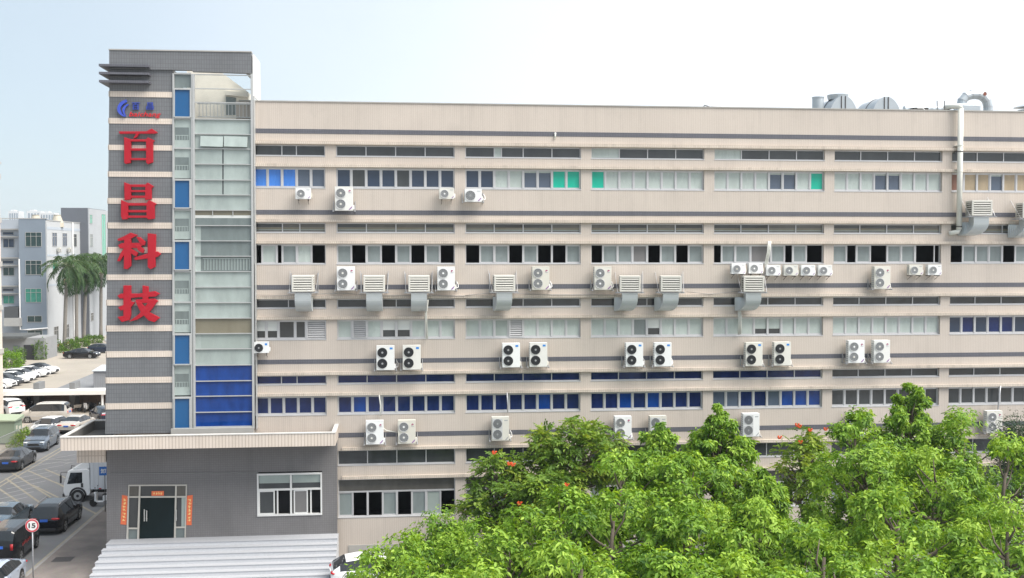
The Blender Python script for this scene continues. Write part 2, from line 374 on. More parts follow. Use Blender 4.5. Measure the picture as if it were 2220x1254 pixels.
_a, _b = onY(238,130,TY), onY(545,130,TY); cap.box(_a.x, _a.x+.3, TY+.22, TY+2.6, onY(238,151,TY).z, onY(238,109,TY).z); cap.box(_b.x-.3, _b.x, TY+.22, TY+2.6, onY(545,160,TY).z, onY(545,114,TY).z)
put(cap.build('parapet', M_grey, TWR))
c2 = MB(); px_prism(c2, [(237,107.5),(546,112.5),(546,115),(237,110)], TY-.16, TY+.26, 0, TY)
put(c2.build('coping', M_conc, TWR))
for y0, y1 in ((143.5,148.5),(160.5,165.5),(178,183)):
    fm = MB(); xa, xb = onY(238, 150, TY).x, onY(327, 150, TY).x; za, zb = onY(300, y1, TY).z, onY(300, y0, TY).z
    fm.box(xa-.42, xb, TY-.48, TY, za, zb); fm.box(xa-.42, xa, TY, TY+2.2, za, zb)
    put(fm.build('fin', M_dark, TWR))
sd = MB(); xe = onY(546, 160, TY).x; sd.box(xe+.03, xe+.10, TY+.06, TY+2.5, onY(546, 208, TY).z, onY(546, 118, TY).z)
put(sd.build('side_cladding', M_white, TWR))

CW = [0,160,190.5,220.5,257,289.5,321.5,355,389.5,422,455.5,489,522.5,556,589.5,623.5,657.5,691.5,725,758.5,794,828.5,861.5,896.5,928.5]
ROWS = [(CW[i], CW[i+1]) for i in range(1, 24)]
KEYS = ['t','t','t','q','a','Q','Q','Q','q','l','e','e','R','q','q','q','i','U','q','B','B','B','B']
cwf, cwp = MB(), MB()
def cwx(y, side): return lerp(420, 422, (y-160)/770) if side == 0 else lerp(546, 550, (y-160)/770)
def cwrect(mb, xa, xb, ya, yb, d0, d1, m=0): px_prism(mb, [(xa, row(ya, xa)), (xb, row(ya, xb)), (xb, row(yb, xb)), (xa, row(yb, xa))], d0, d1, m, TY)
for i, ((a, b), k) in enumerate(zip(ROWS, KEYS)):
    xa, xb = cwx(a, 0), cwx(a, 1)
    cwrect(cwf, xa+2, xb-2, a-.9, a+.9, TY-.05, TY+.04)
    def pq(x0, x1, y0, y1, key, y=TY+.05):
        P = [onY(x, row(yy, x), TY) for x, yy in ((x0,y1),(x1,y1),(x1,y0),(x0,y0))]
        cwp.face([(p.x, y+rnd.uniform(-.006,.006), p.z) for p in P], PANE_KEYS.index(key))
    if k == 't': continue
    if k == 'a':
        pq(xa, xb, a, b, 'q', TY+.07)
        for s0, s1, t0, t1 in ((435, 484, 0, .35), (486, 537, .05, .45)):
            P = [onY(x, row(yy, x), TY) for x, yy in ((s0,b-5),(s1,b-4),(s1,a+5),(s0,a+4))]
            Q = [(P[0].x, TY-.14, P[0].z), (P[1].x, TY-.15, P[1].z), (P[2].x, TY-.03, P[2].z), (P[3].x, TY-.03, P[3].z)]
            cwf.hexa(Q, [(x, y+.035, z) for x, y, z in Q])
            cwp.face([(x, y-.004, z) for x, y, z in Q], PANE_KEYS.index('q'))
            cwp.face([(P[0].x, TY+.04, P[0].z), (P[1].x, TY+.04, P[1].z), (P[2].x, TY+.04, P[2].z), (P[3].x, TY+.04, P[3].z)], PANE_KEYS.index('k'))
        continue
    if k == 'Q':
        pq(xa, 481.5, a, b, 'q'); pq(481.5, 484.5, a, b, 'k', TY+.07); pq(484.5, xb, a, b, 'q'); continue
    if k == 'l':
        pq(xa, xb, a, a+11, 'i'); pq(xa, xb, a+11, a+17, 'w'); pq(xa, xb, a+17, b, 'e')
        for x in (461, 505): cwrect(cwf, x-.8, x+.8, a+1, a+11, TY-.02, TY+.04)
        continue
    if k == 'R' or k == 'U':
        pq(xa, xb, a, b, 'e' if k == 'R' else 'u', TY+.06); pq(xa, xa+14, a, b, 'q', TY+.045)
        if k == 'R':
            cwrect(cwp, xa+18, xb-6, a+4, a+6, TY+.05, TY+.06, PANE_KEYS.index('q'))
            for x in np.arange(xa+22, xb-6, 6.5): cwrect(cwp, x, x+1.5, a+6, b-3, TY+.05, TY+.06, PANE_KEYS.index('q'))
        continue
    if k == 'e': pq(xa, xa+14, a, b, 'q', TY+.045); pq(xa+14, xb, a, b, 'e'); continue
    pq(xa, xb, a, b, k)
cwrect(cwf, 422, 549, 927.5, 930.5, TY-.06, TY+.04)
for s, hw in ((0, 2.3), (1, 2.4)):
    P = [(cwx(160,s)-hw, row(159,420)), (cwx(160,s)+hw, row(159,420)), (cwx(930,s)+hw, row(931,420)), (cwx(930,s)-hw, row(931,420))]
    px_prism(cwf, P, TY-.09, TY+.06, 0, TY)
xr0 = onY(549, 300, TY).x                                      # pale return of the glazing on the side
cwf.box(xr0+.02, xr0+.05, TY, -.02, onY(549,931,TY).z, onY(549,210,TY).z)
cw = put(cwf.build('curtain_wall', mat('curtain_frame', (.43,.44,.44), .4, .2, .08), TWR))
cpn = cwp.build('pane', PM, cw)
# clear glass of the open top landing
def clear_glass():
    m = bpy.data.materials.new('clear_glass'); m.use_nodes = True; t = m.node_tree; t.nodes.remove(t.nodes['Principled BSDF'])
    a = t.nodes.new('ShaderNodeBsdfTransparent'); a.inputs[0].default_value = (.93,.95,.94,1); g = t.nodes.new('ShaderNodeBsdfGlossy'); g.inputs['Roughness'].default_value = .02
    f = t.nodes.new('ShaderNodeFresnel'); f.inputs[0].default_value = 1.4; mx = t.nodes.new('ShaderNodeMixShader')
    t.links.new(f.outputs[0], mx.inputs[0]); t.links.new(a.outputs[0], mx.inputs[1]); t.links.new(g.outputs[0], mx.inputs[2]); t.links.new(mx.outputs[0], t.nodes['Material Output'].inputs[0]); return m
M_clear = clear_glass()
cg = MB()
for a, b in ROWS[:3]:
    P = [onY(x, row(yy, x), TY) for x, yy in ((423,b),(544,b),(544,a),(423,a))]; cg.face([(p.x, TY+.05, p.z) for p in P])
cgo = cg.build('clear_pane', M_clear, cw)
# landing balustrade + roof room seen through it
rl = MB(); za, zb = onY(480, 255, TY).z, onY(480, 222, TY).z; x0, x1 = onY(424, 240, TY).x, onY(544, 240, TY).x
rl.box(x0, x1, TY+.45, TY+.5, zb-.05, zb); rl.box(x0, x1, TY+.45, TY+.5, za+.06, za+.1)
for i in range(15): xx = lerp(x0, x1, (i+.5)/15); rl.box(xx-.014, xx+.014, TY+.46, TY+.49, za+.1, zb-.05)
put(rl.build('balustrade', M_white, TWR))
rr = MB(); zr = 23.45
_q = [onY(px_, py_, 1.5) for px_, py_ in ((405,262),(538,262),(538,200),(470,150),(405,136))]
rr.hexa([(p.x,1.5,p.z) for p in _q], [(p.x,6,p.z) for p in _q])
_q = [onY(px_, py_, 1.1) for px_, py_ in ((488,206),(538,210),(538,202),(488,197))]; rr.hexa([(p.x,1.1,p.z) for p in _q], [(p.x,1.49,p.z) for p in _q])
_q = [onY(px_, py_, 1.49) for px_, py_ in ((490,250),(512,250),(512,212),(490,210))]; rr.face(_q, 1)
put(rr.build('roof_room', [mat('cream_render', (.84,.80,.72), .8), PANE['g']], TWR))
# narrow window strip with blue panels
NR = [(160,189,'e',0),(193.6,253,'P',1),(258,320,'z',0),(322.7,386,'z',0),(391,450.6,'P',1),(456.6,519,'z',0),(524,585,'P',1),(591,655.7,'z',0),(658,722,'z',0),(727,790.5,'P',1),(794,859,'z',0),(865,929.5,'P',1)]
nf, npn = MB(), MB()
px_prism(nf, [(374.5,160),(378,160),(378,931),(374.5,932)], TY-.08, TY+.06, 0, TY); px_prism(nf, [(414.5,161),(418,161),(418,931),(414.5,931)], TY-.06, TY+.06, 0, TY)
tilt = [0,0,0,0,2,0,2.5,0,0,1,0,2]; 
for (a, b, k, pan), dx in zip(NR, tilt):
    cwrect(nf, 378, 414.5, a-3.4, a, TY-.05, TY+.04)
    P = [onY(x, row(yy, x), TY) for x, yy in ((378,b),(414.5-dx,b),(414.5,a),(378,a))]
    if k == 'z':
        for (xa, xb, ya, yb, kk) in ((378,414.5,a,b,'q'),(379,409,a+(b-a)*.28,a+(b-a)*.72,'e')):
            Q = [onY(x, row(yy, x), TY) for x, yy in ((xa,yb),(xb,yb),(xb,ya),(xa,ya))]
            npn.face([(p.x, TY+(.05 if kk == 'q' else .045), p.z) for p in Q], PANE_KEYS.index(kk))
        ym = a+(b-a)*.55
        cwrect(npn, 380, 408, ym, ym+1.3, TY+.035, TY+.044, PANE_KEYS.index('q'))
        for x in range(382, 408, 6): cwrect(npn, x, x+1, ym+1.3, a+(b-a)*.72, TY+.035, TY+.044, PANE_KEYS.index('q'))
    elif k == 'P':
        yy = TY-.10
        npn.hexa([(p.x, yy if i in (0,1) else yy+.05, p.z) for i, p in enumerate(P)], [(p.x, TY+.04, p.z) for p in P], PANE_KEYS.index('P'))
        bars2 = [(377,380),(412.5-dx*.5,415.5)]
        for xa, xb in bars2: cwrect(nf, xa, xb, a-1, b+1, TY-.13, TY-.02)
        cwrect(nf, 380, 412.5-dx*.5, a-2, a+.6, TY-.13, TY-.02); cwrect(nf, 380, 412.5-dx*.5, b-.6, b+2, TY-.13, TY-.02)
    else: npn.face([(p.x, TY+.05, p.z) for p in P], PANE_KEYS.index(k))
ns = put(nf.build('stair_window', mat('curtain_frame', (.6,.61,.61)), TWR))
o = npn.build('pane', PM, ns)
lg = MB(); cwrect(lg, 372, 551, 930.5, 946, TY-.18, TY+.3); put(lg.build('foot_ledge', M_conc, TWR))

# ------------------------------------------------------------------ raised letters and logo on the tower
def z1(p): return (200+p[0]*380/1254, 90+p[1]*380/1254)
def z2(p): return (200+p[0]*380/916, 440+p[1]*380/916)
def rc(x0, y0, x1, y1): return [(x0,y0),(x1,y0),(x1,y1),(x0,y1)]
BAI = [[(197,648),(395,647),(432,627),(475,657),(455,664),(203,665)], [(322,660),(345,660),(325,690),(300,700)], [(235,688),(285,704),(283,872),(245,880),(236,870)],
       [(392,705),(405,690),(452,712),(440,728),(440,868),(405,882),(392,870)], rc(280,704,396,720), rc(280,768,396,785), rc(280,838,396,853)]
CHANG = [[(235,1010),(285,1028),(285,1132),(238,1138)], [(385,1028),(402,1012),(447,1040),(430,1055),(430,1132),(385,1136)], rc(281,1026,389,1044), rc(281,1066,389,1081), rc(281,1106,389,1122),
         [(213,1136),(265,1158),(263,1272),(222,1276),(213,1250)], [(395,1160),(412,1136),(466,1164),(452,1180),(452,1270),(408,1276),(395,1262)], rc(260,1158,400,1177), rc(260,1208,400,1225), rc(260,1248,400,1264)]
KE = [[(137,190),(170,176),(205,157),(243,170),(200,192),(140,200)], [(140,222),(160,211),(262,209),(275,219),(245,236),(150,239)], [(172,192),(208,190),(208,330),(190,347),(170,345)],
      [(172,236),(172,272),(150,306),(135,305),(152,266)], [(206,238),(245,262),(235,282),(206,264)], [(235,178),(255,180),(284,206),(278,224),(256,214)], [(228,220),(252,222),(277,246),(272,264),(248,252)],
      [(222,288),(300,263),(345,254),(364,268),(345,284),(230,300)], [(295,160),(337,165),(334,335),(310,348),(295,336)]]
JI = [[(137,485),(155,474),(240,474),(238,495),(150,500)], [(168,432),(207,432),(207,585),(200,612),(160,622),(137,596),(168,590)], [(140,546),(207,515),(228,520),(207,546),(155,563)],
      [(222,478),(330,461),(358,475),(335,490),(230,494)], [(268,432),(298,437),(298,512),(268,512)], [(232,505),(330,500),(350,514),(320,523),(240,524)],
      [(308,506),(346,514),(305,570),(240,610),(195,621),(250,580)], [(230,512),(262,520),(300,570),(358,600),(330,623),(300,614),(258,570)]]
M_redside = M_red
for polys, fn, lab in ((BAI, z1, 'red raised character below the logo, topmost of four on the tower'), (CHANG, z1, 'second red raised character, two stacked boxes in shape'),
                       (KE, z2, 'third red raised character, with a cross bar at its right'), (JI, z2, 'lowest red raised character, with crossing diagonal legs')):
    mb = MB()
    for i, P in enumerate(polys): px_prism(mb, [fn(p) for p in P], TY-.22-.003*i, TY-.05-.002*i, 0, TY)
    tag(mb.build('sign_character', M_red, None, bevel=.012), lab, 'sign', 'red characters on the tower')
LOGO = thing('logo_sign', 'blue double crescent logo with blue characters and red script near the tower top', 'sign', onY(300, 235, TY))
def zl(p): return (240+p[0]*140/2194, 200+p[1]*140/2194)
M_blue = mat('blue_sign', (.045,.085,.50), .4, 0, .03)
e = MB()
px_prism(e, [zl(p) for p in [(545,270),(420,310),(330,380),(265,480),(240,580),(255,670),(310,750),(400,815),(480,850),(530,845),(440,775),(385,700),(350,610),(355,550),(385,490),(470,400),(575,345)]], TY-.14, TY-.03, 0, TY)
px_prism(e, [zl(p) for p in [(605,412),(520,455),(450,520),(415,600),(430,690),(470,780),(543,840),(500,760),(483,680),(500,590),(550,510),(627,450)]], TY-.143, TY-.03, 0, TY)
LI = Matrix.Translation(-Vector(LOGO.location))
eo = e.build('emblem', M_blue, LOGO); eo.matrix_parent_inverse = LI
ch = MB(); ch2 = MB()
def zr(x0, y0, x1, y1): return [zl(p) for p in rc(x0,y0,x1,y1)]
for i, P in enumerate([zr(735,362,995,392), [zl(p) for p in [(845,390),(890,390),(865,425),(835,425)]], zr(765,425,800,605), zr(925,425,960,605), zr(798,432,927,456), zr(798,500,927,524), zr(798,570,927,594),
                       zr(1262,360,1290,470), zr(1412,360,1442,470), zr(1288,362,1414,384), zr(1288,404,1414,424), zr(1288,448,1414,468), zr(1225,486,1256,606), zr(1440,486,1468,606), zr(1254,488,1442,508), zr(1254,530,1442,550), zr(1254,576,1442,600)]):
    px_prism(ch if i < 7 else ch2, P, TY-.10-.002*i, TY-.02-.001*i, 0, TY)
for c_ in (ch, ch2): o = c_.build('blue_character', mat('blue_letters', (.03,.06,.34), .4, 0, .03), LOGO); o.matrix_parent_inverse = LI

def text_obj(body, name, m, parent, W, Hh, origin, ux, uz, extrude=.01, shear=0, offset=0.0, spacing=1.0):
    """lettering as a real mesh: fitted into a W x Hh field at origin, along ux / up uz"""
    cu = bpy.data.curves.new('lettering', 'FONT'); cu.body = body; cu.shear = shear; cu.offset = offset; cu.space_character = spacing; cu.extrude = .02; cu.resolution_u = 3
    t = bpy.data.objects.new('lettering', cu); C.objects.link(t); dg = bpy.context.evaluated_depsgraph_get()
    me = bpy.data.meshes.new_from_object(t.evaluated_get(dg)); bpy.data.objects.remove(t)
    co = np.array([v.co[:] for v in me.vertices]); mn, mx = co.min(0), co.max(0); sc = (mx-mn); sc[sc < 1e-6] = 1
    u = (co-mn)/sc; ux, uz, og = Vector(ux).normalized(), Vector(uz).normalized(), Vector(origin); nn = ux.cross(uz)
    for i, v in enumerate(me.vertices): v.co = og + ux*(u[i,0]*W) + uz*(u[i,1]*Hh) + nn*(u[i,2]*extrude)
    me.materials.clear(); me.materials.append(m)
    o = bpy.data.objects.new(name, me); C.objects.link(o); o.parent = parent
    if parent: o.matrix_parent_inverse = Matrix.Translation(-Vector(parent.location)) if parent.rotation_euler.z == 0 else Matrix()
    return o
a, b = onY(*zl((628,880)), TY-.05), onY(*zl((1708,685)), TY-.05)
text_obj('baichang', 'red_lettering', mat('red_letters', (.60,.012,.02), .4, 0, .03), LOGO, b.x-a.x, b.z-a.z, a, (1,0,0), (0,0,1), .05, .30, .008, 1.05)

# ------------------------------------------------------------------ entrance porch
PO = thing('entrance_porch', 'grey tiled entrance porch under a wide cream tiled canopy', 'porch', (-15, TY, 0))
PI = Matrix.Translation(-Vector(PO.location))
def pp(o): o.matrix_parent_inverse = PI; return o
PY = TY-.02
DOOR = (277, 403, 1051, 1172); WIN = (558, 698, 1026, 1119)
pw = MB()
def prow(y, x): return y + (x-480)*(y-544)*-4.43e-5
def prect(mb, x0, x1, y0, y1, d0, d1, m=0, yon=None):
    px_prism(mb, [(x0, prow(y0,x0)), (x1, prow(y0,x1)), (x1, prow(y1,x1)), (x0, prow(y1,x0))], d0, d1, m, PY if yon is None else yon)
XA, XB, YA, YB = 231, 731, 962, 1185
prect(pw, XA, DOOR[0], YA, YB, PY, PY+.3); prect(pw, DOOR[0], DOOR[1], YA, DOOR[2], PY, PY+.3)
prect(pw, DOOR[1], WIN[0], YA, YB, PY, PY+.3); prect(pw, WIN[0], WIN[1], YA, WIN[2], PY, PY+.3); prect(pw, WIN[0], WIN[1], WIN[3], YB, PY, PY+.3)
prect(pw, WIN[1], XB, YA, YB, PY, PY+.3)
xa, xb = onY(XA, 1100, PY).x, onY(XB, 1100, PY).x
pw.box(xa+.05, xa+.3, PY+.3, 2.0, 0, 6.0)
pp(pw.build('wall', M_porch, PO))
pin = MB(); pin.box(xa+.3, xb-.1, -.07, -.03, .2, 5.6, 0)  # near-black sheet close behind the openings, standing for the shade indoors
pp(pin.build('dark_interior_sheet', [mat('indoor_shade', (.012,.012,.014), .9, 0, .2), mat('indoor_shade_spare', (.03,.05,.05), .3, 0, .2)], PO))
# canopy: hollow tiled upstand wrapping the corner
CYF = TY-2.15
zc1, zc0 = onY(480, 943.5, CYF).z, onY(480, 971.5, CYF).z
cl, crr = onY(131, 960, CYF).x, onY(727, 955, CYF).x
cn = MB(); cn.box(cl, crr, CYF, CYF+.18, zc0, zc1)
CYB = onG(200, 912, zc1).y; print('CYB', CYB)
cn.box(cl, cl+.18, CYF+.18, CYB, zc0, zc1); cn.box(cl+.18, xa+.1, CYB-.18, CYB, zc0, zc1); cn.box(crr-.18, crr, CYF+.18, -.02, zc0, zc1)
cn.box(cl+.18, crr-.18, CYF+.18, PY+.3, zc0+.02, zc0+.16); cn.box(cl+.18, xa+.06, PY+.3, CYB-.18, zc0+.02, zc0+.16)
pp(cn.build('canopy', M_rib, PO))
li = MB(); zl_ = zc1-.02; li.box(cl+.18, cl+.2, CYF+.2, CYB-.2, zc0+.17, zl_); li.box(cl+.2, crr-.2, CYF+.18, CYF+.2, zc0+.17, zl_); li.box(cl+.2, xa+.05, CYB-.2, CYB-.18, zc0+.17, zl_); li.box(cl+.2, crr-.2, CYF+.2, PY-.19, zc0+.16, zc0+.18); li.box(cl+.2, xa-.02, PY-.19, CYB-.2, zc0+.16, zc0+.18)
pp(li.build('gutter_lining', mat('stained_concrete', (.10,.098,.095), .9, 0, .35, 1.2), PO))
cc = MB(); cc.box(cl-.03, crr+.03, CYF-.03, CYF+.2, zc1, zc1+.045); cc.box(cl-.03, cl+.2, CYF+.2, CYB, zc1, zc1+.045); cc.box(cl+.2, xa+.05, CYB-.2, CYB+.03, zc1, zc1+.045); cc.box(crr-.2, crr+.03, CYF+.2, -.02, zc1, zc1+.045)
pp(cc.build('canopy_coping', mat('light_coping', (.55,.54,.52), .8, 0, .25, 2), PO))
bm_ = MB(); bxa = onY(167, 990, PY).x; bm_.box(bxa, xa-.0, PY-.06, PY+.3, onY(200,1003,PY).z, zc0-.001); pp(bm_.build('canopy_beam', M_rib, PO))
# glazed door
M_dfr = mat('door_frame', (.48,.46,.42), .4, .2, .08)
df = MB()
def dz(p): return (250+p[0]*180/1612, 1040+p[1]*180/1612)
def dbar(x0, y0, x1, y1, x2, y2, x3, y3, f=-.04, b=.1): px_prism(df, [dz(p) for p in ((x0,y0),(x1,y1),(x2,y2),(x3,y3))], PY+f, PY+b, 0, PY)
dbar(255,100,1392,95,1392,120,255,125); dbar(240,325,1385,320,1385,348,240,352, -.035)
dbar(255,125,275,125,250,1165,215,1165); dbar(462,120,492,120,460,1165,425,1165, -.037)
dbar(1165,115,1195,115,1172,1160,1140,1160, -.037); dbar(1372,115,1392,115,1368,1155,1345,1155)
dbar(240,935,440,935,438,962,240,962, -.033); dbar(1165,917,1365,915,1365,940,1165,942, -.033)
dg_ = MB()
def dpane(P, k, y=.03): 
    Q = [onY(*dz(p), PY) for p in P]; dg_.face([(q.x, PY+y, q.z) for q in Q], PANE_KEYS.index(k))
for P, k in (([(470,1165),(1150,1160),(1165,345),(485,345)],'x'), ([(265,330),(470,330),(480,115),(265,115)],'r'), ([(480,330),(1170,330),(1170,115),(480,115)],'k'), ([(1180,330),(1380,330),(1380,115),(1180,115)],'r'),
             ([(235,940),(445,940),(465,340),(262,340)],'k'), ([(235,1165),(440,1165),(445,950),(240,950)],'e'), ([(1160,925),(1280,925),(1285,340),(1185,340)],'k'),
             ([(1280,925),(1370,925),(1380,340),(1285,340)],'u'), ([(1160,1160),(1355,1160),(1362,935),(1165,935)],'e')): dpane(P, k)
dr = pp(df.build('door_frame', M_dfr, PO)); o = dg_.build('pane', PM, dr)
hd = MB()
for px, py0, py1 in ((573,570,800),(617,590,800),(1190,575,790)):
    q0, q1 = onY(*dz((px,py1)), PY), onY(*dz((px,py0)), PY); hd.tube([(q0.x,PY-.10,q0.z),(q1.x,PY-.10,q1.z)], .03, 8)
    for q in (q0, q1): hd.tube([(q.x,PY-.10,q.z+(.1 if q is q0 else -.1)),(q.x,PY+.05,q.z+(.1 if q is q0 else -.1))], .02, 6)
o = hd.build('pull_handle', mat('brushed_steel', (.6,.6,.58), .3, .7, .05), dr)
lf = MB(); P = [dz(p) for p in ((490,352),(640,352),(620,1160),(465,1160))]; px_prism(lf, P, PY+.06, PY+.075, 0, PY); 
o = lf.build('door_leaf', PANE['x'], dr)
# porch window: fixed lights over four sliders, two of them open
wf, wp = MB(), MB(); w0 = onY(WIN[0], WIN[3], PY); w1 = onY(WIN[1], WIN[2], PY)
zz0, zz1 = onY(628, 1118, PY).z, onY(628, 1026, PY).z; zm = lerp(zz0, zz1, .62); xm = lerp(w0.x, w1.x, .52)
wf.box(w0.x, w1.x, PY-.05, PY+.12, zz1-.09, zz1); wf.box(w0.x, w1.x, PY-.06, PY+.12, zz0, zz0+.09); wf.box(w0.x, w0.x+.08, PY-.045, PY+.12, zz0+.09, zz1-.09); wf.box(w1.x-.08, w1.x, PY-.045, PY+.12, zz0+.09, zz1-.09)
wf.box(w0.x+.08, w1.x-.08, PY-.04, PY+.12, zm-.05, zm+.05); wf.box(xm-.05, xm+.05, PY-.043, PY+.12, zz0+.09, zm-.05); wf.box(xm-.05, xm+.05, PY-.043, PY+.12, zm+.05, zz1-.09)
for fx0, fx1, k in ((.02,.27,'k'),(.56,.78,'m')):
    a_, b_ = lerp(w0.x, w1.x, fx0), lerp(w0.x, w1.x, fx1); bars(wf, a_, b_, zz0+.09, zm-.05, PY+.0, PY+.04, .07)
    wp.face([(a_,PY+.02,zz0+.1),(b_,PY+.02,zz0+.1),(b_,PY+.02,zm-.05),(a_,PY+.02,zm-.05)], PANE_KEYS.index(k))
for fx in (.31, .825): xx = lerp(w0.x, w1.x, fx); wf.box(xx-.04, xx+.04, PY+.05, PY+.09, zz0+.09, zm-.05)
wp.face([(w0.x,PY+.06,zm),(w1.x,PY+.06,zm),(w1.x,PY+.06,zz1),(w0.x,PY+.06,zz1)], PANE_KEYS.index('k'))
for s0, s1 in ((w0.x+.1, xm-.07), (xm+.07, w1.x-.1)): wp.face([(s0,PY+.05,lerp(zm,zz1,.38)),(s1,PY+.05,lerp(zm,zz1,.38)),(s1,PY+.05,lerp(zm,zz1,.95)),(s0,PY+.05,lerp(zm,zz1,.95))], PANE_KEYS.index('u'))
wo = pp(wf.build('window', mat('white_aluminium', (.70,.70,.69), .4, .1, .04), PO)); o = wp.build('pane', PM, wo)
cb_ = MB(); q0, q1 = onY(240, 1027, PY-.03), onY(560, 1025, PY-.03)
cb_.tube([lerp(q0, q1, i/12)+Vector((0,0,-.015*(i % 2))) for i in range(13)], .018, 5); pp(cb_.build('surface_cable', mat('cable_grey', (.25,.25,.25)), PO))

# couplet banners: illegible pale strokes on orange-red paper
M_or = mat('orange_paper', (.66,.14,.055), .7, 0, .12, 8); M_gold = mat('gold_ink', (.80,.55,.22), .6, 0, .1)
def banner(P, n, vert, lab, seed):
    rg = random.Random(seed); A = [onY(*dz(p), PY) for p in P]; mb = MB()     # corners: tl, tr, br, bl
    th = thing('couplet_banner', lab, 'banner', A[3], 0, 'red paper couplets round the entrance')
    px_prism(mb, [dz(p) for p in P], PY-.016, PY-.004, 0, PY); o = mb.build('paper', M_or, th); o.matrix_parent_inverse = Matrix.Translation(-A[3])
    ink = MB()
    def at(u, v): q = A[0]*(1-u)*(1-v)+A[1]*u*(1-v)+A[2]*u*v+A[3]*(1-u)*v; return q
    for i in range(n):
        for s in range(5):
            if vert: c = (.5+rg.uniform(-.14,.14), .10+.80*(i+.5)/n+rg.uniform(-.025,.025)); du, dv = (.20, .008) if s % 2 else (.06, .028)
            else: c = (.12+.76*(i+.5)/n+rg.uniform(-.03,.03), .5+rg.uniform(-.16,.16)); du, dv = (.06, .05) if s % 2 else (.014, .2)
            K = [at(c[0]-du,c[1]+dv), at(c[0]+du,c[1]+dv), at(c[0]+du,c[1]-dv), at(c[0]-du,c[1]-dv)]
            ink.face([(k.x, PY-.018-.0006*s, k.z) for k in K])
    o = ink.build('ink', M_gold, th); o.matrix_parent_inverse = Matrix.Translation(-A[3])
banner([(132,300),(245,320),(215,880),(100,868)], 7, True, 'tall orange paper banner left of the entrance door', 1)
banner([(1393,315),(1505,300),(1480,885),(1380,885)], 7, True, 'tall orange paper banner right of the entrance door', 2)
banner([(705,225),(943,222),(943,312),(705,315)], 4, False, 'small wide orange paper plaque above the entrance door', 3)

# steps
ST = thing('entrance_steps', 'wide pale granite steps leading up to the porch', 'steps', (-15, TY-2, 0))
M_gran = mat('granite', (.36,.37,.395), .6, 0, .12, 9)
sxr = onY(733, 1165, PY).x; ztop = onY(480, 1163.5, PY).z; ns = 8; yf = PY-.004
hstep = ztop/ns
lefts = [227, 217, 210, 203, 197, 191, 185, 178, 172]
for i in range(ns):
    y_front = yf - .95 - .42*i; z_ = ztop - hstep*i
    q = onY(lefts[i]+3, 1180+11*i, y_front).x
    s = MB(); s.box(q, sxr+.03, y_front+.006, yf if i == 0 else yf-.95-.42*(i-1), 0 if i == 0 else .0, z_-.03, 1); s.box(q-.02, sxr+.035, y_front-.02, (yf if i == 0 else yf-.95-.42*(i-1)+.0) , z_-.03+.001, z_)
    if i == 0:
        pass
    o = s.build('step', [M_gran, mat('granite_riser', (.50,.51,.535), .6, 0, .10, 9)], ST); o.matrix_parent_inverse = Matrix.Translation(-Vector(ST.location))  # riser colour lightened against the treads to offset the shade on the risers
# ------------------------------------------------------------------ air conditioners on the facade
M_case = mat('ac_white', (.74,.75,.75), .45, 0, .06, 3)
_t = M_case.node_tree; _oi = _t.nodes.new('ShaderNodeObjectInfo'); _r = _t.nodes.new('ShaderNodeValToRGB'); _r.color_ramp.elements[0].color = (.80,.76,.66,1); _r.color_ramp.elements[1].color = (1,1,1,1); _r.color_ramp.elements[1].position = .6
_m = _t.nodes.new('ShaderNodeMixRGB'); _m.blend_type = 'MULTIPLY'; _m.inputs[0].default_value = 1; _p = _t.nodes['Principled BSDF']; _src = _p.inputs['Base Color'].links[0].from_socket
_t.links.new(_oi.outputs['Random'], _r.inputs[0]); _t.links.new(_src, _m.inputs[1]); _t.links.new(_r.outputs[0], _m.inputs[2]); _t.links.new(_m.outputs[0], _p.inputs['Base Color'])
M_case2 = mat('ac_side_grey', (.40,.42,.43), .5, 0, .1, 3)
M_gl = mat('ac_grille_light', (.30,.31,.32), .5, .1, .1); M_gd = mat('ac_grille_dark', (.028,.03,.034), .5, .1, .1)
M_ring = mat('ac_ring', (.50,.51,.52), .5, 0, .05); M_well = mat('ac_fan_well', (.10,.105,.11), .7, 0, .1)
M_bb = mat('badge_blue', (.03,.22,.62), .4, 0, 0); M_br = mat('badge_red', (.30,.03,.12), .4, 0, 0); M_bv = mat('badge_violet', (.22,.06,.30), .4, 0, 0); M_bt = mat('badge_grey', (.35,.36,.38), .5, 0, 0)
def fan_grille(mb, x, z, r, y, dark):
    mb.disc((x, y+.03, z), (0,-1,0), r*.97, 24, 1)
    for k in range(5):
        rr = r*(.28+.18*k); mb.disc((x, y-.004*k*0, z), (0,-1,0), rr, 24, 0, rr-.022)
    for k in range(12):
        a = math.pi*2*k/12; c, s = math.cos(a), math.sin(a); n = Vector((-s, 0, c))*.008
        p, q = Vector((x+c*r*.2, y+.002, z+s*r*.2)), Vector((x+c*r, y+.002, z+s*r))
        mb.face([p-n, q-n, q+n, p+n])
    mb.tube([(x+math.cos(t)*r, y+.005, z+math.sin(t)*r) for t in np.linspace(0, 2*math.pi, 25)], .014, 5, 2, False)
    mb.disc((x, y-.012, z), (0,-1,0), r*.22, 14, 3)
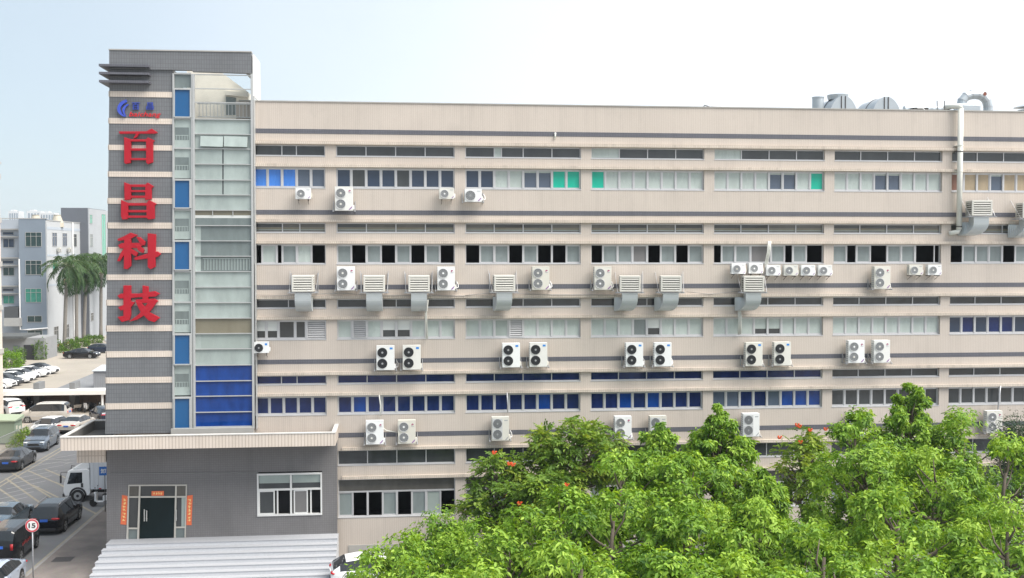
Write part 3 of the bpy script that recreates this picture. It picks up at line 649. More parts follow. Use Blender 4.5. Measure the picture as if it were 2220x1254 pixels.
def ac_proto(kind, label):
    """kinds: twin fans light / twin fans dark / twin square grilles / small light / small dark / single big fan"""
    W, Hh, Dp = dict(A=(.94,1.24,.40), B=(.96,1.28,.40), S=(.94,1.26,.40), D=(.80,.56,.32), E=(.76,.56,.32), F=(.92,.66,.36))[kind]
    t = thing('air_conditioner', label, 'air conditioner')
    c = MB(); c.box(-W/2, W/2, -Dp, 0, 0, Hh); c.box(-W/2-.006, W/2+.006, -Dp-.006, .004, Hh, Hh+.03)
    case = c.build('casing', M_case, t, bevel=.022)
    sidep = MB()
    for k in range(9): sidep.box(-W/2-.008, -W/2, -Dp+.05, -.04, .1+(Hh-.2)*k/9, .1+(Hh-.2)*(k+.6)/9)
    sidep.build('side_coil', M_case2, t)
    v = MB(); v.box(W/2, W/2+.07, -Dp*.75, -Dp*.25, .08, .30); v.build('valve_cover', M_case, t, bevel=.01)
    gm = M_gd if kind in 'BE' else M_gl; fx = -W*.17 if kind != 'D' else -W*.14
    zs = [Hh*.28, Hh*.74] if kind in 'ABS' else [Hh*.5]
    r = .25 if kind in 'AB' else .21 if kind in 'DE' else .27
    for z in zs:
        g = MB()
        if kind == 'S':
            g.box(fx-.27, fx+.27, -Dp-.014, -Dp-.002, z-.27, z+.27, 2)
            g.disc((fx, -Dp-.017, z), (0,-1,0), .24, 24, 1)
            for k in range(9): q = -.24+.06*k; hw = math.sqrt(max(0, .25**2-q*q)); g.box(fx-hw, fx+hw, -Dp-.026, -Dp-.018, z+q-.008, z+q+.008, 0)
            g.disc((fx, -Dp-.03, z), (0,-1,0), .05, 12, 3)
        else: fan_grille(g, fx, z, r, -Dp-.016-.03, kind in 'BE')
        g.build('fan_grille', [gm, M_well if kind not in 'BE' else M_black, M_ring if kind not in 'BE' else M_gd, M_case if kind in 'AD' else M_gl], t)
    b = MB(); yb = -Dp-.004
    if kind in 'BE': b.box(W*.24, W*.40, yb-.004, yb, Hh*.87 if kind == 'B' else Hh*.74, Hh*.95 if kind == 'B' else Hh*.93, 0)
    elif kind == 'A':
        b.disc((W*.33, yb-.002, Hh*.83), (0,-1,0), .062, 12, 1); b.disc((W*.35, yb-.004, Hh*.805), (0,-1,0), .034, 10, 3); b.box(W*.25, W*.42, yb-.004, yb, Hh*.755, Hh*.772, 2)
    else: b.box(W*.22, W*.42, yb-.004, yb, Hh*.86, Hh*.90, 2)
    if kind in 'ASF' or kind == 'D':
        zz, s = .05, .16 if kind != 'D' else .1
        b.face([(W*.47-s*1.2, yb-.003, zz), (W*.47-s*.75, yb-.003, zz), (W*.47, yb-.003, zz+s*.85), (W*.47, yb-.003, zz+s*1.2)], 2 if kind == 'S' else 4)
    b.build('badge', [M_bb, M_br, M_bt, M_case, M_bv], t)
    br = MB(); big = kind in 'ABSF'
    for s in (-1, 1):
        x = s*(W*.5+.10) if big else s*W*.32
        br.box(x-.02, x+.02, -Dp-.06, .22, -.055, -.012)
        if big:
            br.box(x-.02, x+.02, .18, .22, -.012, .52)
            br.tube([(x, -Dp-.02, -.03), (x, .19, .42 if kind != 'F' else .3)], .013, 5)
        else: br.tube([(x, -Dp+.02, -.03), (x, .20, -.26)], .013, 5)
    if big:
        for y in (-Dp+.06, -.08): br.box(-W/2-.14, W/2+.14, y-.02, y+.02, -.012, .0)
    br.build('bracket', M_steel if big else M_rust, t)
    return t
def ac_pipe(t, W, Hh):                        # insulated copper pipes looping back to the wall
    p = MB(); p.tube([(W/2+.05,-.2,.2),(W/2+.13,-.12,.12),(W/2+.2,.05,.16),(W/2+.2,.20,.30),(W/2+.12,.23,.45)], .02, 6); p.build('pipe', M_white, t, True)
PRO = {}
ACS = [ # kind, left, top, right, bottom in the photo, label, group
 ('D',641,410,673,432,'small single-fan air conditioner under the slate panes beside the bright blue curtains',None),
 ('A',726,407,765,457,'tall twin-fan air conditioner high under the navy windows, just right of the first pier',None),
 ('D',953.6,411,983,432,'small single-fan air conditioner under the right end of the navy windows',None),
 ('F',1008,412,1044,438,'wide single-fan air conditioner on iron arms under the two navy panes',None),
 ('A',731.5,581,768,630,'twin-fan air conditioner between the two leftmost ducted coolers',None),
 ('A',949.6,582,985,630,'twin-fan air conditioner just right of the third ducted cooler from the tower',None),
 ('A',1155,582,1190,629,'lone twin-fan air conditioner right of the fourth ducted cooler from the tower',None),
 ('A',1289,582,1325,629,'twin-fan air conditioner left of the fifth ducted cooler from the tower',None),
 ('A',1894,580,1931.6,627,'twin-fan air conditioner left of the two small units at the right of the row',None),
 ('D',1588,573,1614.5,594.5,'small air conditioner at the left end of the row of six',"small units under the fourth-floor windows"),
 ('D',1626,572,1652,593.5,'small air conditioner second from the left in the row of six, above the cooler',"small units under the fourth-floor windows"),
 ('D',1663.6,577,1690,598,'small air conditioner third from the left in the row of six, below the white pipes',"small units under the fourth-floor windows"),
 ('D',1701.5,577,1728,598,'small air conditioner fourth from the left in the row of six',"small units under the fourth-floor windows"),
 ('D',1738,577,1766,598,'small air conditioner fifth from the left in the row of six',"small units under the fourth-floor windows"),
 ('D',1776,577,1802,598,'small air conditioner at the right end of the row of six',"small units under the fourth-floor windows"),
 ('D',1971,576,2001,597,'left of two small air conditioners right of a lone twin-fan unit',"small units under the fourth-floor windows"),
 ('D',2011.6,576,2041.5,597,'right of two small air conditioners with a cable loop, beside the last pier',"small units under the fourth-floor windows"),
 ('E',552,743,581.5,766,'small dark-fan air conditioner with blue badge beside the tower',None),
 ('B',817.5,751,854,803,'left of the dark-fan pair with blue badges nearest the tower','dark-fan air conditioners in pairs'),
 ('B',874,750,911.6,802,'right of the dark-fan pair with blue badges nearest the tower','dark-fan air conditioners in pairs'),
 ('B',1089.7,747.6,1127,797,'left of the second dark-fan pair from the tower','dark-fan air conditioners in pairs'),
 ('B',1149,747,1186,796,'right of the second dark-fan pair from the tower','dark-fan air conditioners in pairs'),
 ('B',1356.6,745.5,1394.5,795.5,'left of the third dark-fan pair from the tower','dark-fan air conditioners in pairs'),
 ('B',1418.5,745.5,1456,795,'right of the third dark-fan pair from the tower','dark-fan air conditioners in pairs'),
 ('B',1615,744,1654.5,794,'left of the dark-fan pair farthest from the tower','dark-fan air conditioners in pairs'),
 ('B',1676.7,743,1716,793,'right of the dark-fan pair farthest from the tower','dark-fan air conditioners in pairs'),
 ('A',1838,740,1875.5,787.5,'left of the light-grilled pair at the right of the dark-fan pairs',None),
 ('A',1893,739,1931,787,'right of the light-grilled pair at the right of the dark-fan pairs',None),
 ('A',794,911,831,964,'left of the low pair of twin-fan units just right of the canopy',None),
 ('A',864,910,900,962.6,'right of the low pair of twin-fan units just right of the canopy',None),
 ('S',1066,905,1104,956,'square-grilled air conditioner above the orange-flowered tree',None),
 ('A',1333,902,1369,953,'twin-fan air conditioner at the right edge of the spreading feathery tree',None),
 ('S',1408,902,1446,953,'square-grilled air conditioner half hidden by the broad leaves left of the narrow pointed tree',None),
 ('S',1609.7,899,1647.6,947,'square-grilled air conditioner right of the narrow pointed tree',None),
 ('S',1838,897,1876,946,'air conditioner almost wholly hidden behind a tree top at the right',None),
 ('A',2137,891,2175,939.5,'twin-fan air conditioner low at the right end, above the tree tops',None)]
for kind, l, tp, r_, bt, lab, grp in ACS:
    first = kind not in PRO
    if first: PRO[kind] = ac_proto(kind, lab); t = PRO[kind]
    else: t = copy_tree(PRO[kind])
    t['label'] = lab; t['group'] = grp or 'air conditioners on the facade'
    Dp = .40 if kind in 'ABS' else .36 if kind == 'F' else .32
    q = onY((l+r_)/2, bt, -.24-Dp); t.location = (q.x, -.24, q.z)
for o in [x for x in C.objects if x.name.startswith('air_conditioner') and x.type == 'EMPTY']:
    if rnd.random() < .4 and 'small' not in o['label']: ac_pipe(o, .94, 1.0)

# evaporative coolers with their elbow ducts
M_cool = mat('cooler_plastic', (.60,.585,.54), .55, 0, .1, 3); M_cool_d = mat('cooler_recess', (.13,.125,.115), .7, 0, .2); M_duct = mat('painted_duct', (.50,.535,.55), .35, .15, .07, 1.5)
def cooler(label):
    t = thing('evaporative_cooler', label, 'cooler', group='evaporative coolers on the facade')
    W, Hh, D = 1.12, .86, 1.0
    c = MB(); c.box(-W/2+.05, W/2-.05, -D+.05, -.05, .02, Hh-.1, 1)
    c.box(-W/2, W/2, -D, 0, Hh-.12, Hh); c.box(-W/2, W/2, -D, 0, 0, .10)
    for x0, x1 in ((-W/2, -W/2+.10), (W/2-.10, W/2)):
        for y0, y1 in ((-D, -D+.10), (-.10, 0)): c.box(x0, x1, y0, y1, .10, Hh-.12)
    c.build('housing', [M_cool, M_cool_d], t, bevel=.015)
    l = MB()
    for k in range(5):
        z = .14+.125*k
        l.hexa([(-W/2+.1,-D-.005,z),(W/2-.1,-D-.005,z),(W/2-.1,-D-.005,z+.035),(-W/2+.1,-D-.005,z+.035)],[(-W/2+.1,-D+.06,z+.055),(W/2-.1,-D+.06,z+.055),(W/2-.1,-D+.06,z+.09),(-W/2+.1,-D+.06,z+.09)])
        for s in (-1, 1): l.box(s*(W/2-.012)-.018, s*(W/2-.012)+.018, -D+.1, -.1, z, z+.05)
    l.build('louvre', M_cool, t)
    b = MB(); b.face([(.25,-D-.007,.05),(.37,-D-.007,.05),(.37,-D-.007,.09),(.25,-D-.007,.09)]); b.build('badge', M_white, t)
    f = MB()
    for s in (-1, 1):
        f.box(s*.66-.022, s*.66+.022, -D-.1, .3, -.05, -.005); f.tube([(s*.68,-D-.04,0),(s*.76,.28,1.08)], .014, 5); f.box(s*.7-.02, s*.7+.02, .24, .28, -.05, .95)
    for y in (-D-.06, -.05, -.5): f.box(-.78, .78, y-.02, y+.02, -.075, -.045)
    f.build('bracket', M_steel, t)
    return t
def cooler_duct(t, turn):
    """rectangular down-duct bending back (and a little sideways) into the transom window"""
    d = MB(); n = 10; w2 = .42; prof = []
    for i in range(n+1):
        a = math.pi/2*i/n
        prof.append((turn*(1-math.cos(a))*.5, -.52+.0+.62*(1-math.cos(a)), -.36-.34*math.sin(a)-.02, a))
    pts = [(0,-.52,-.06,0)] + prof
    rings = []
    for x, y, z, a in pts:
        nv = Vector((0, math.sin(a), math.cos(a)))                     # along -> normal plane
        up = Vector((0, -math.cos(a), math.sin(a)*-1)); up = Vector((0, -math.cos(a), -math.sin(a)))
        hh = .38
        c = Vector((x, y, z)); rr = [c + Vector((-w2,0,0)) + up*hh, c + Vector((w2,0,0)) + up*hh, c + Vector((w2,0,0)) - up*hh, c + Vector((-w2,0,0)) - up*hh]
        o = len(d.v); d.v += [tuple(p) for p in rr]; rings.append(o)
    for a, b in zip(rings, rings[1:]):
        for k in range(4):
            j = (k+1) % 4; d.f.append((a+k, a+j, b+j, b+k)); d.m.append(0)
    o = d.build('duct', M_duct, t)
    o.data.polygons.foreach_set('use_smooth', [False]*len(d.f))
    m = o.modifiers.new('bevel', 'BEVEL'); m.width = .05; m.segments = 3; m.limit_method = 'ANGLE'; m.angle_limit = R(60)
COOL = [(633,679,633,.05,'ducted cooler nearest the tower'), (789,833,633,.05,'second ducted cooler from the tower, right of a twin-fan unit'), (888,929,633,.0,'third ducted cooler from the tower'),
        (1072,1116,632,-.25,'fourth ducted cooler from the tower, standing alone'), (1350,1394.5,633,-.8,'fifth ducted cooler from the tower, turned to show its left side'),
        (1439,1483,633,-.8,'sixth ducted cooler from the tower, with a cream lid'), (1618,1663,633,-.9,'ducted cooler below the six small air conditioners'),
        (2110,2160,468,-1.0,'ducted cooler on the upper storey, right of the white drain pipe'), (2222,2268,473,-1.0,'ducted cooler cut off by the right edge of the photo')]
cp0 = None
for l, r_, bt, turn, lab in COOL:
    if cp0 is None: cp0 = cooler(lab); t = cp0
    else: t = copy_tree(cp0); t['label'] = lab
    q = onY((l+r_)/2, bt, -1.3); t.location = (q.x, -.32, q.z); t.rotation_euler.z = R(0 if turn > -.5 else -9)
for i, o in enumerate([x for x in C.objects if x.name.startswith('evaporative_cooler') and x.type == 'EMPTY']):
    cooler_duct(o, COOL[[c[4] for c in COOL].index(o['label'])][3])

# ------------------------------------------------------------------ pipes and cables
M_pvc = mat('white_pvc', (.66,.66,.61), .4, 0, .08, 2)
DPX = onY(2082, 300, -.35)
dp = thing('drain_pipe', 'white drain pipe running down the facade from the roof at the right', 'pipe', (DPX.x, -.35, 20))
zt, zb = onY(2082, 236, -.35).z, onY(2082, 498, -.35).z
p = MB(); p.tube([(DPX.x,-.35,zt),(DPX.x,-.35,zb)], .15, 14); p.tube([(DPX.x-.6,.35,zt+.12),(DPX.x-.28,-.1,zt+.17),(DPX.x-.05,-.3,zt+.14),(DPX.x,-.35,zt-.02)], .15, 12); p.tube([(DPX.x,-.35,zb+.05),(DPX.x-.05,-.33,zb-.12),(DPX.x-.5,-.2,zb-.22)], .13, 12)
put(p.build('pipe', M_pvc, dp, True))
for y in (329, 372, 492, 316):
    c = MB(); z = onY(2082, y, -.35).z; c.tube([(DPX.x,-.35,z-.03),(DPX.x,-.35,z+.03)], .17, 14); c.box(DPX.x-.2, DPX.x+.2, -.2, 0, z-.02, z+.02); put(c.build('pipe_clamp', M_rust if y in (329,492) else M_pvc, dp))
def wire(name, label, cat, pts, r, m):
    b = MB(); b.tube(pts, r, 6); return tag(b.build(name, m, None, True), label, cat)
a, b = onY(1204, 288, -.06), onY(1203, 301, -.06)
wire('overflow_pipe', 'short white overflow pipe crossing the top dark stripe', 'pipe', [a, b], .05, M_pvc)
def bundle(name, lab, px, grp='pipe bundles on the facade', Y=-.2, m=None, r=.03, n=3):
    b_ = MB()
    for i in range(n): b_.tube([onY(x+i*2.6-2, y, Y-.02*i) for x, y in px], r, 6)
    return tag(b_.build(name, m or M_pvc, None, True), lab, 'pipe', grp)
bundle('pipe_bundle', 'white pipes hanging down from the ledge to the row of six small units', [(1668,523),(1666,545),(1660,575)])
bundle('pipe_bundle', 'white pipes hanging from the cooler duct across frosted windows', [(1601,664),(1604,690),(1603,725)])
bundle('pipe_bundle', 'thin pipe running down beside the rightmost frosted windows of the second bay', [(928,650),(924,680),(926,735)], n=2)
bundle('pipe_bundle', 'single white pipe across the dark blue windows near the tower', [(824,857),(827,880),(826,903)], n=1, r=.035)
bundle('pipe_bundle', 'single grey pipe across the middle dark blue windows', [(1101,852),(1103,880),(1102,894)], n=1, r=.035, m=M_steel)
bundle('pipe_bundle', 'white connecting pipe between the low pair right of the canopy', [(829,926),(840,934),(864,938)], n=1, r=.035)
bundle('pipe_bundle', 'grey pipe dropping over charcoal windows to the rightmost low unit', [(2171,837),(2168,862),(2165,893)], n=1, r=.045, m=M_steel)
for lab, px in (('thin cable sagging along the ledge left of the third cooler', [(556,640),(620,641),(740,636),(800,640),(1010,642)]),
                ('thin cable sagging along the ledge right of the fourth cooler', [(1010,641),(1060,636),(1200,639),(1340,640)]),
                ('thin cable sagging along the ledge left of the cooler under six small units', [(1490,633),(1540,638),(1600,632)])):
    tag(bundle('facade_cable', lab, px, 'thin cables on the facade', -.2, mat('cable_grey', (.25,.25,.25)), .014, 1), lab, 'cable')
# ------------------------------------------------------------------ roof equipment
M_zinc = mat('zinc_sheet', (.42,.46,.49), .4, .4, .12, 1.2); M_seam = mat('seam_dark', (.06,.055,.055), .6, .2, .1); M_rusty = mat('rusty_patch', (.20,.07,.045), .8, 0, .3, 6)
def scrubber(cx, top, halfw, Y, lab, cap_):
    z = 24.2; q = onY(cx, 239, Y); r = (onY(cx+halfw, 239, Y).x - q.x); zt_ = onY(cx, top, Y).z; r2 = zt_-z
    t = thing('fan_housing', lab, 'fan housing', (q.x, Y, z), group='round fan housings on the roof')
    b = MB(); n = 22; F = [(r*math.cos(math.pi*k/n), 0, r2*math.sin(math.pi*k/n)) for k in range(n+1)]
    b.hexa(F, [(x, 2.6, zz) for x, _, zz in F]); b.box(-r, r, 0, 2.6, -1, 0); b.build('housing', M_zinc, t)
    s = MB()
    for x in (-.14, .1): s.box(x-.025, x+.025, -.03, -.002, .0, r2*.99)
    s.tube([(1.0*r*math.cos(math.pi*k/n), 1.2, 1.0*r2*math.sin(math.pi*k/n)) for k in range(n+1)], .035, 5)
    s.disc((0,-.01,.02), (0,-1,0), .32, 16); s.build('seam', M_seam, t)
    if cap_: c = MB(); c.tube([(.05,1.0,r2-.1),(.05,1.0,r2+.18)], [.55,.62], 16); c.build('outlet', M_zinc, t)
scrubber(1829, 208, 32, 2.2, 'left round zinc fan housing with a short outlet on top', True)
scrubber(1922, 210, 33, 2.2, 'right round zinc fan housing without outlet', False)
q = onY(1773, 240, 3); t = thing('vent_stack', 'short round vent stack left of the fan housings', 'vent', (q.x, 3, 24))
b = MB(); zt_ = onY(1773, 211, 3).z-24; b.tube([(0,0,.35),(0,0,zt_-.05)], .33, 18); b.tube([(0,0,zt_-.06),(0,0,zt_)], .36, 18); b.build('stack', M_zinc, t, False); b = MB(); b.box(-.36,.36,-.3,.3,-.6,.34); b.build('base', M_seam, t)
def ducting(pts, r, name, parent, m=M_zinc, n=14): b = MB(); b.tube(pts, r, n); return b.build(name, m, parent, False)
YD = 3.0; LP = thing('duct_loop', 'large zinc duct arching over the parapet near the drain pipe', 'duct', (onY(2110, 240, YD).x, YD, 24))
path = [(2083,262),(2083,232),(2086,219),(2094,210),(2105,206),(2120,206),(2131,210),(2139,219),(2142,232),(2142,262)]
o = ducting([onY(x, y, YD) for x, y in path], .27, 'arch', LP); put(o)
for k in range(1, 9):
    pA, pB = onY(*path[k], YD), onY(*path[min(k+1,9)], YD); d_ = (pB-onY(*path[k-1], YD)).normalized(); b = MB(); b.tube([pA-d_*.015, pA+d_*.015], .285, 14); put(b.build('duct_flange', M_steel, LP))
b = MB(); P0 = onY(2130, 201, YD); b.disc((P0.x+.0, YD-.285, P0.z-.12), (0,-1,0), .12, 8); put(b.build('rust_patch', M_rusty, LP))
b = MB(); A0, A1 = onY(2060, 242, YD), onY(2112, 229, YD); b.box(A0.x, A1.x, YD-.8, YD-.3, 23.6, A1.z); put(b.build('duct_box', M_zinc, LP, bevel=.1))
rl_ = [onY(x, 237, 2.5) for x in range(1960, 2062, 6)]; HZ = thing('ribbed_duct', 'low ribbed duct lying behind the parapet left of the drain pipe', 'duct', rl_[0]); b = MB()
b.tube([p for p in rl_], [.16 if i % 2 else .19 for i in range(len(rl_))], 10); put(b.build('hose', M_zinc, HZ))
FN = thing('vent_funnel', 'zinc funnel vent with conical hood cut by the right photo edge', 'vent', (onY(2226, 240, 2).x, 2, 24)); q = FN.location
b = MB(); b.tube([(0,0,0),(0,0,.4),(0,0,1.0)], [.12,.2,.5], 14); b.build('funnel', M_zinc, FN); b = MB(); b.tube([(0,0,1.15),(0,0,1.4)], [.75,.1], 14); b.build('hood', M_zinc, FN)
b = MB()
for x in (2032, 2048): b.tube([onY(x, 238, .1), onY(x-.5, 219, .1)], .025, 5)
b.tube([onY(2030, 240.5, .1), onY(2058, 240.5, .1)], .03, 5); tag(b.build('pipe_bracket', M_rust), 'dark fork-shaped bracket on the parapet left of the drain pipe', 'bracket')
q = onY(1560, 236, .6); t = thing('roof_unit', 'small low grey box with a curved pipe on the parapet', 'roof box', q); b = MB(); b.box(-.5,.5,-.2,.3,-.4,.12); b.build('box', M_steel, t, bevel=.02); b = MB(); b.tube([(-1.0,0,0),(-.85,0,.18),(-.6,0,.1),(-.5,0,.0)], .03, 6); b.build('pipe', M_seam, t)
q = onY(1995, 240, .7); t = thing('roof_unit', 'small dark box behind the parapet between fan housing and ribbed duct', 'roof box', q); b = MB(); b.box(-.5,.4,-.2,.3,-.3,.14); b.build('box', M_seam, t, bevel=.02); b = MB(); b.tube([(-.3,-.25,.1),(0,-.3,.1),(.2,-.3,-.1)], .03, 6); b.build('pipe', M_white, t)
# ------------------------------------------------------------------ ground
def ground_mat(name, c, c2, s=.5, rough=.9, crack=0):
    m = bpy.data.materials.new(name); m.use_nodes = True; t = m.node_tree; p = t.nodes['Principled BSDF']; L = t.links.new
    tc = t.nodes.new('ShaderNodeTexCoord'); a = t.nodes.new('ShaderNodeTexNoise'); a.inputs['Scale'].default_value = s; a.inputs['Detail'].default_value = 6; L(tc.outputs['Object'], a.inputs['Vector'])
    b = t.nodes.new('ShaderNodeTexNoise'); b.inputs['Scale'].default_value = 18; b.inputs['Detail'].default_value = 3; L(tc.outputs['Object'], b.inputs['Vector'])
    mx = t.nodes.new('ShaderNodeMixRGB'); mx.inputs[1].default_value = c+(1,); mx.inputs[2].default_value = c2+(1,)
    r = t.nodes.new('ShaderNodeMapRange'); r.inputs[1].default_value = .35; r.inputs[2].default_value = .65; L(a.outputs['Fac'], r.inputs[0]); L(r.outputs[0], mx.inputs[0])
    m2 = t.nodes.new('ShaderNodeMixRGB'); m2.blend_type = 'OVERLAY'; m2.inputs[0].default_value = .35; L(mx.outputs[0], m2.inputs[1]); L(b.outputs['Color'], m2.inputs[2])
    L(m2.outputs[0], p.inputs['Base Color']); p.inputs['Roughness'].default_value = rough
    bp = t.nodes.new('ShaderNodeBump'); bp.inputs['Strength'].default_value = .25; bp.inputs['Distance'].default_value = .01; L(b.outputs['Fac'], bp.inputs['Height']); L(bp.outputs[0], p.inputs['Normal'])
    MATS[name] = m; return m
G = MB(); G.face([(-1700,-380,0),(1700,-380,0),(1700,1680,0),(-1700,1680,0)]); struct('ground', G, ground_mat('lot_concrete', (.33,.295,.25), (.27,.245,.21), .12))
M_asph = ground_mat('asphalt', (.185,.19,.20), (.145,.15,.158), .3)
G = MB(); G.face([(-33,-60,.004),(-19.25,-60,.004),(-19.25,44,.004),(-33,44,.004)]); G.face([(-41.8,62,.004),(-19.25,62,.004),(-19.25,170,.004),(-42.6,170,.004)]); struct('road', G, M_asph)
G = MB(); G.box(-19.1,-14.9,-60,34,0,.12); struct('pavement', G, ground_mat('worn_paving', (.215,.188,.172), (.155,.138,.128), .8))
G = MB(); 
for i in range(47): G.box(-19.25,-19.1,-60+2*i,-58.02+2*i,0,.13)
struct('kerb', G, mat('kerb_stone', (.27,.26,.25), .85, 0, .2, 2))
G = MB(); G.face([(-14.9,-60,.006),(70,-60,.006),(70,.0,.006),(-14.9,.0,.006)]); struct('forecourt', G, ground_mat('forecourt_paving', (.24,.25,.27), (.19,.195,.21), .4))
M_yel = mat('faded_yellow_paint', (.285,.26,.205), .8, 0, .3, 3); M_wht = mat('faded_white_paint', (.42,.42,.41), .8, 0, .3, 3)
def strip(mb, p, q, w, z=.008):
    p, q = Vector((p[0],p[1],0)), Vector((q[0],q[1],0)); n = (q-p).normalized().cross(Vector((0,0,1)))*w/2
    mb.face([(a.x,a.y,z) for a in (p-n, p+n, q+n, q-n)])
Y_ = MB()
for x in (-28.9,-28.45): strip(Y_, (x,-30), (x,40), .15)
strip(Y_, (-19.42,-30), (-19.42,40), .16)
for i, (a, b) in enumerate([((59,1020),(150,1060)),((24,1024),(135,1095)),((13,1038),(100,1100)),((-20,1048),(48,1094)),((98,1018),(150,1040)),((176,1098),(215,1118)),((-40,1075),(20,1102)),((120,1046),(168,1072)),((70,1052),(132,1082)),((-30,1095),(10,1118))]): strip(Y_, onG(*a), onG(*b), .17, .0085+.0006*i)
strip(Y_, (-46.4,70), (-46.6,96), .2)
struct('yellow_road_marking', Y_, M_yel)
W_ = MB()
for i in range(9):
    x, y = lerp(-28.2, -20.5, i/8), lerp(27.5, 22.5, (i % 3)/2); strip(W_, onG(-10+i*8, 1094-i*11), onG(60+i*13, 1078-i*11.5), .07, .013+.0005*i)
for x0, y0, x1, y1 in ((100,998,165,996),(85,1006,160,1003),(140,1007,152,1004)): strip(W_, onG(x0,y0), onG(x1,y1), .09, .02)
struct('white_road_marking', W_, M_wht)
mh = MB(); q = onG(137, 1213, .12); mh.box(q.x-.5, q.x+.5, q.y-.45, q.y+.45, .121, .126); struct('manhole_cover', mh, mat('cast_iron', (.06,.055,.055), .7, .3, .2, 8))

# ------------------------------------------------------------------ vehicles
def paint(name, c, metal=.3, rough=.2): return mat('paint_'+name, c, rough, metal, 0, 1, spec=.35, coat=.35)
P_white = paint('white', (.74,.75,.76), 0); P_black = paint('black', (.008,.008,.010), 0, .12); P_grey = paint('grey_blue', (.19,.23,.28), .6); P_silver = paint('beige_silver', (.50,.47,.43), .5)
P_blue = paint('steel_blue', (.20,.26,.31), .6); P_pale = paint('pale_blue', (.50,.57,.68), .5); P_dgrey = paint('dark_grey', (.035,.038,.044), .4); P_navy = paint('navy', (.03,.04,.07), .5); P_van = paint('van_silver', (.50,.48,.45), .15); P_beige = paint('champagne', (.58,.54,.49), .4)
M_glass = mat('car_glass', (.014,.017,.02), .04, 0, 0, spec=.8); M_tyre = mat('tyre', (.018,.018,.018), .85, 0, 0); M_rim = mat('alloy_rim', (.42,.43,.44), .35, .7, 0); M_trim = mat('black_trim', (.02,.02,.022), .6, 0, 0)
M_head = mat('headlight', (.70,.73,.75), .1, .3, 0); M_tail = mat('tail_light', (.42,.012,.018), .25, 0, 0); M_plate = mat('plate_blue', (.03,.12,.50), .5, 0, 0); M_plateg = mat('plate_green', (.25,.60,.42), .5, 0, 0)
PROF = { # length, half width, top line, belt, roof half width, window span, screens, wheel r
 'sedan': dict(L=4.85, hw=.92, top=[(-2.42,.66),(-2.36,.98),(-2.0,1.05),(-1.62,1.09),(-.75,1.41),(-.2,1.47),(.25,1.46),(.55,1.40),(1.25,1.02),(1.9,.92),(2.25,.78),(2.42,.56)], belt=[(-2.42,.9),(-1.6,.98),(1.2,.93),(2.42,.7)], rw=.60, win=(-1.5,1.05), r=.335, ax=(-1.42,1.42)),
 'hatch': dict(L=4.35, hw=.90, top=[(-2.17,.75),(-2.12,1.05),(-1.95,1.12),(-1.55,1.42),(-.9,1.50),(.1,1.52),(.45,1.46),(1.15,1.04),(1.7,.95),(2.02,.78),(2.17,.55)], belt=[(-2.17,.96),(-1.6,1.0),(1.1,.94),(2.17,.7)], rw=.62, win=(-1.75,.98), r=.325, ax=(-1.3,1.33)),
 'suv': dict(L=4.75, hw=.95, top=[(-2.37,.75),(-2.33,1.08),(-2.22,1.20),(-1.92,1.60),(-1.4,1.70),(.0,1.72),(.4,1.66),(1.05,1.20),(1.75,1.10),(2.15,.98),(2.37,.66)], belt=[(-2.37,1.05),(-1.7,1.12),(1.0,1.05),(2.37,.85)], rw=.68, win=(-2.05,.95), r=.37, ax=(-1.4,1.43)),
 'minivan': dict(L=4.5, hw=.84, top=[(-2.25,.8),(-2.23,1.15),(-2.17,1.55),(-2.0,1.84),(-1.5,1.92),(.3,1.92),(.75,1.84),(1.6,1.26),(1.95,1.10),(2.18,.88),(2.25,.6)], belt=[(-2.25,1.12),(1.3,1.12),(2.25,.85)], rw=.66, win=(-1.95,1.35), r=.31, ax=(-1.45,1.5)),
 'coupe': dict(L=4.75, hw=.94, top=[(-2.37,.72),(-2.33,1.0),(-2.15,1.08),(-1.2,1.46),(-.5,1.60),(.1,1.61),(.5,1.52),(1.2,1.08),(1.85,.98),(2.2,.82),(2.37,.58)], belt=[(-2.37,1.0),(-1.6,1.06),(1.15,1.0),(2.37,.75)], rw=.62, win=(-1.75,1.0), r=.37, ax=(-1.4,1.43)),
 'boxy': dict(L=4.3, hw=.88, top=[(-2.15,.7),(-2.14,1.1),(-2.10,1.5),(-1.98,1.82),(-1.4,1.87),(.5,1.86),(.9,1.80),(1.3,1.25),(1.75,1.12),(2.08,1.0),(2.15,.65)], belt=[(-2.15,1.15),(1.2,1.12),(2.15,.9)], rw=.74, win=(-1.95,1.1), r=.34, ax=(-1.3,1.35))}
def interp(pts, x): return float(np.interp(x, [p[0] for p in pts], [p[1] for p in pts]))
def smooth_interp(pts, x): return sum(interp(pts, x+d)*w_ for d, w_ in ((-.09,.2),(-.045,.2),(0,.2),(.045,.2),(.09,.2)))
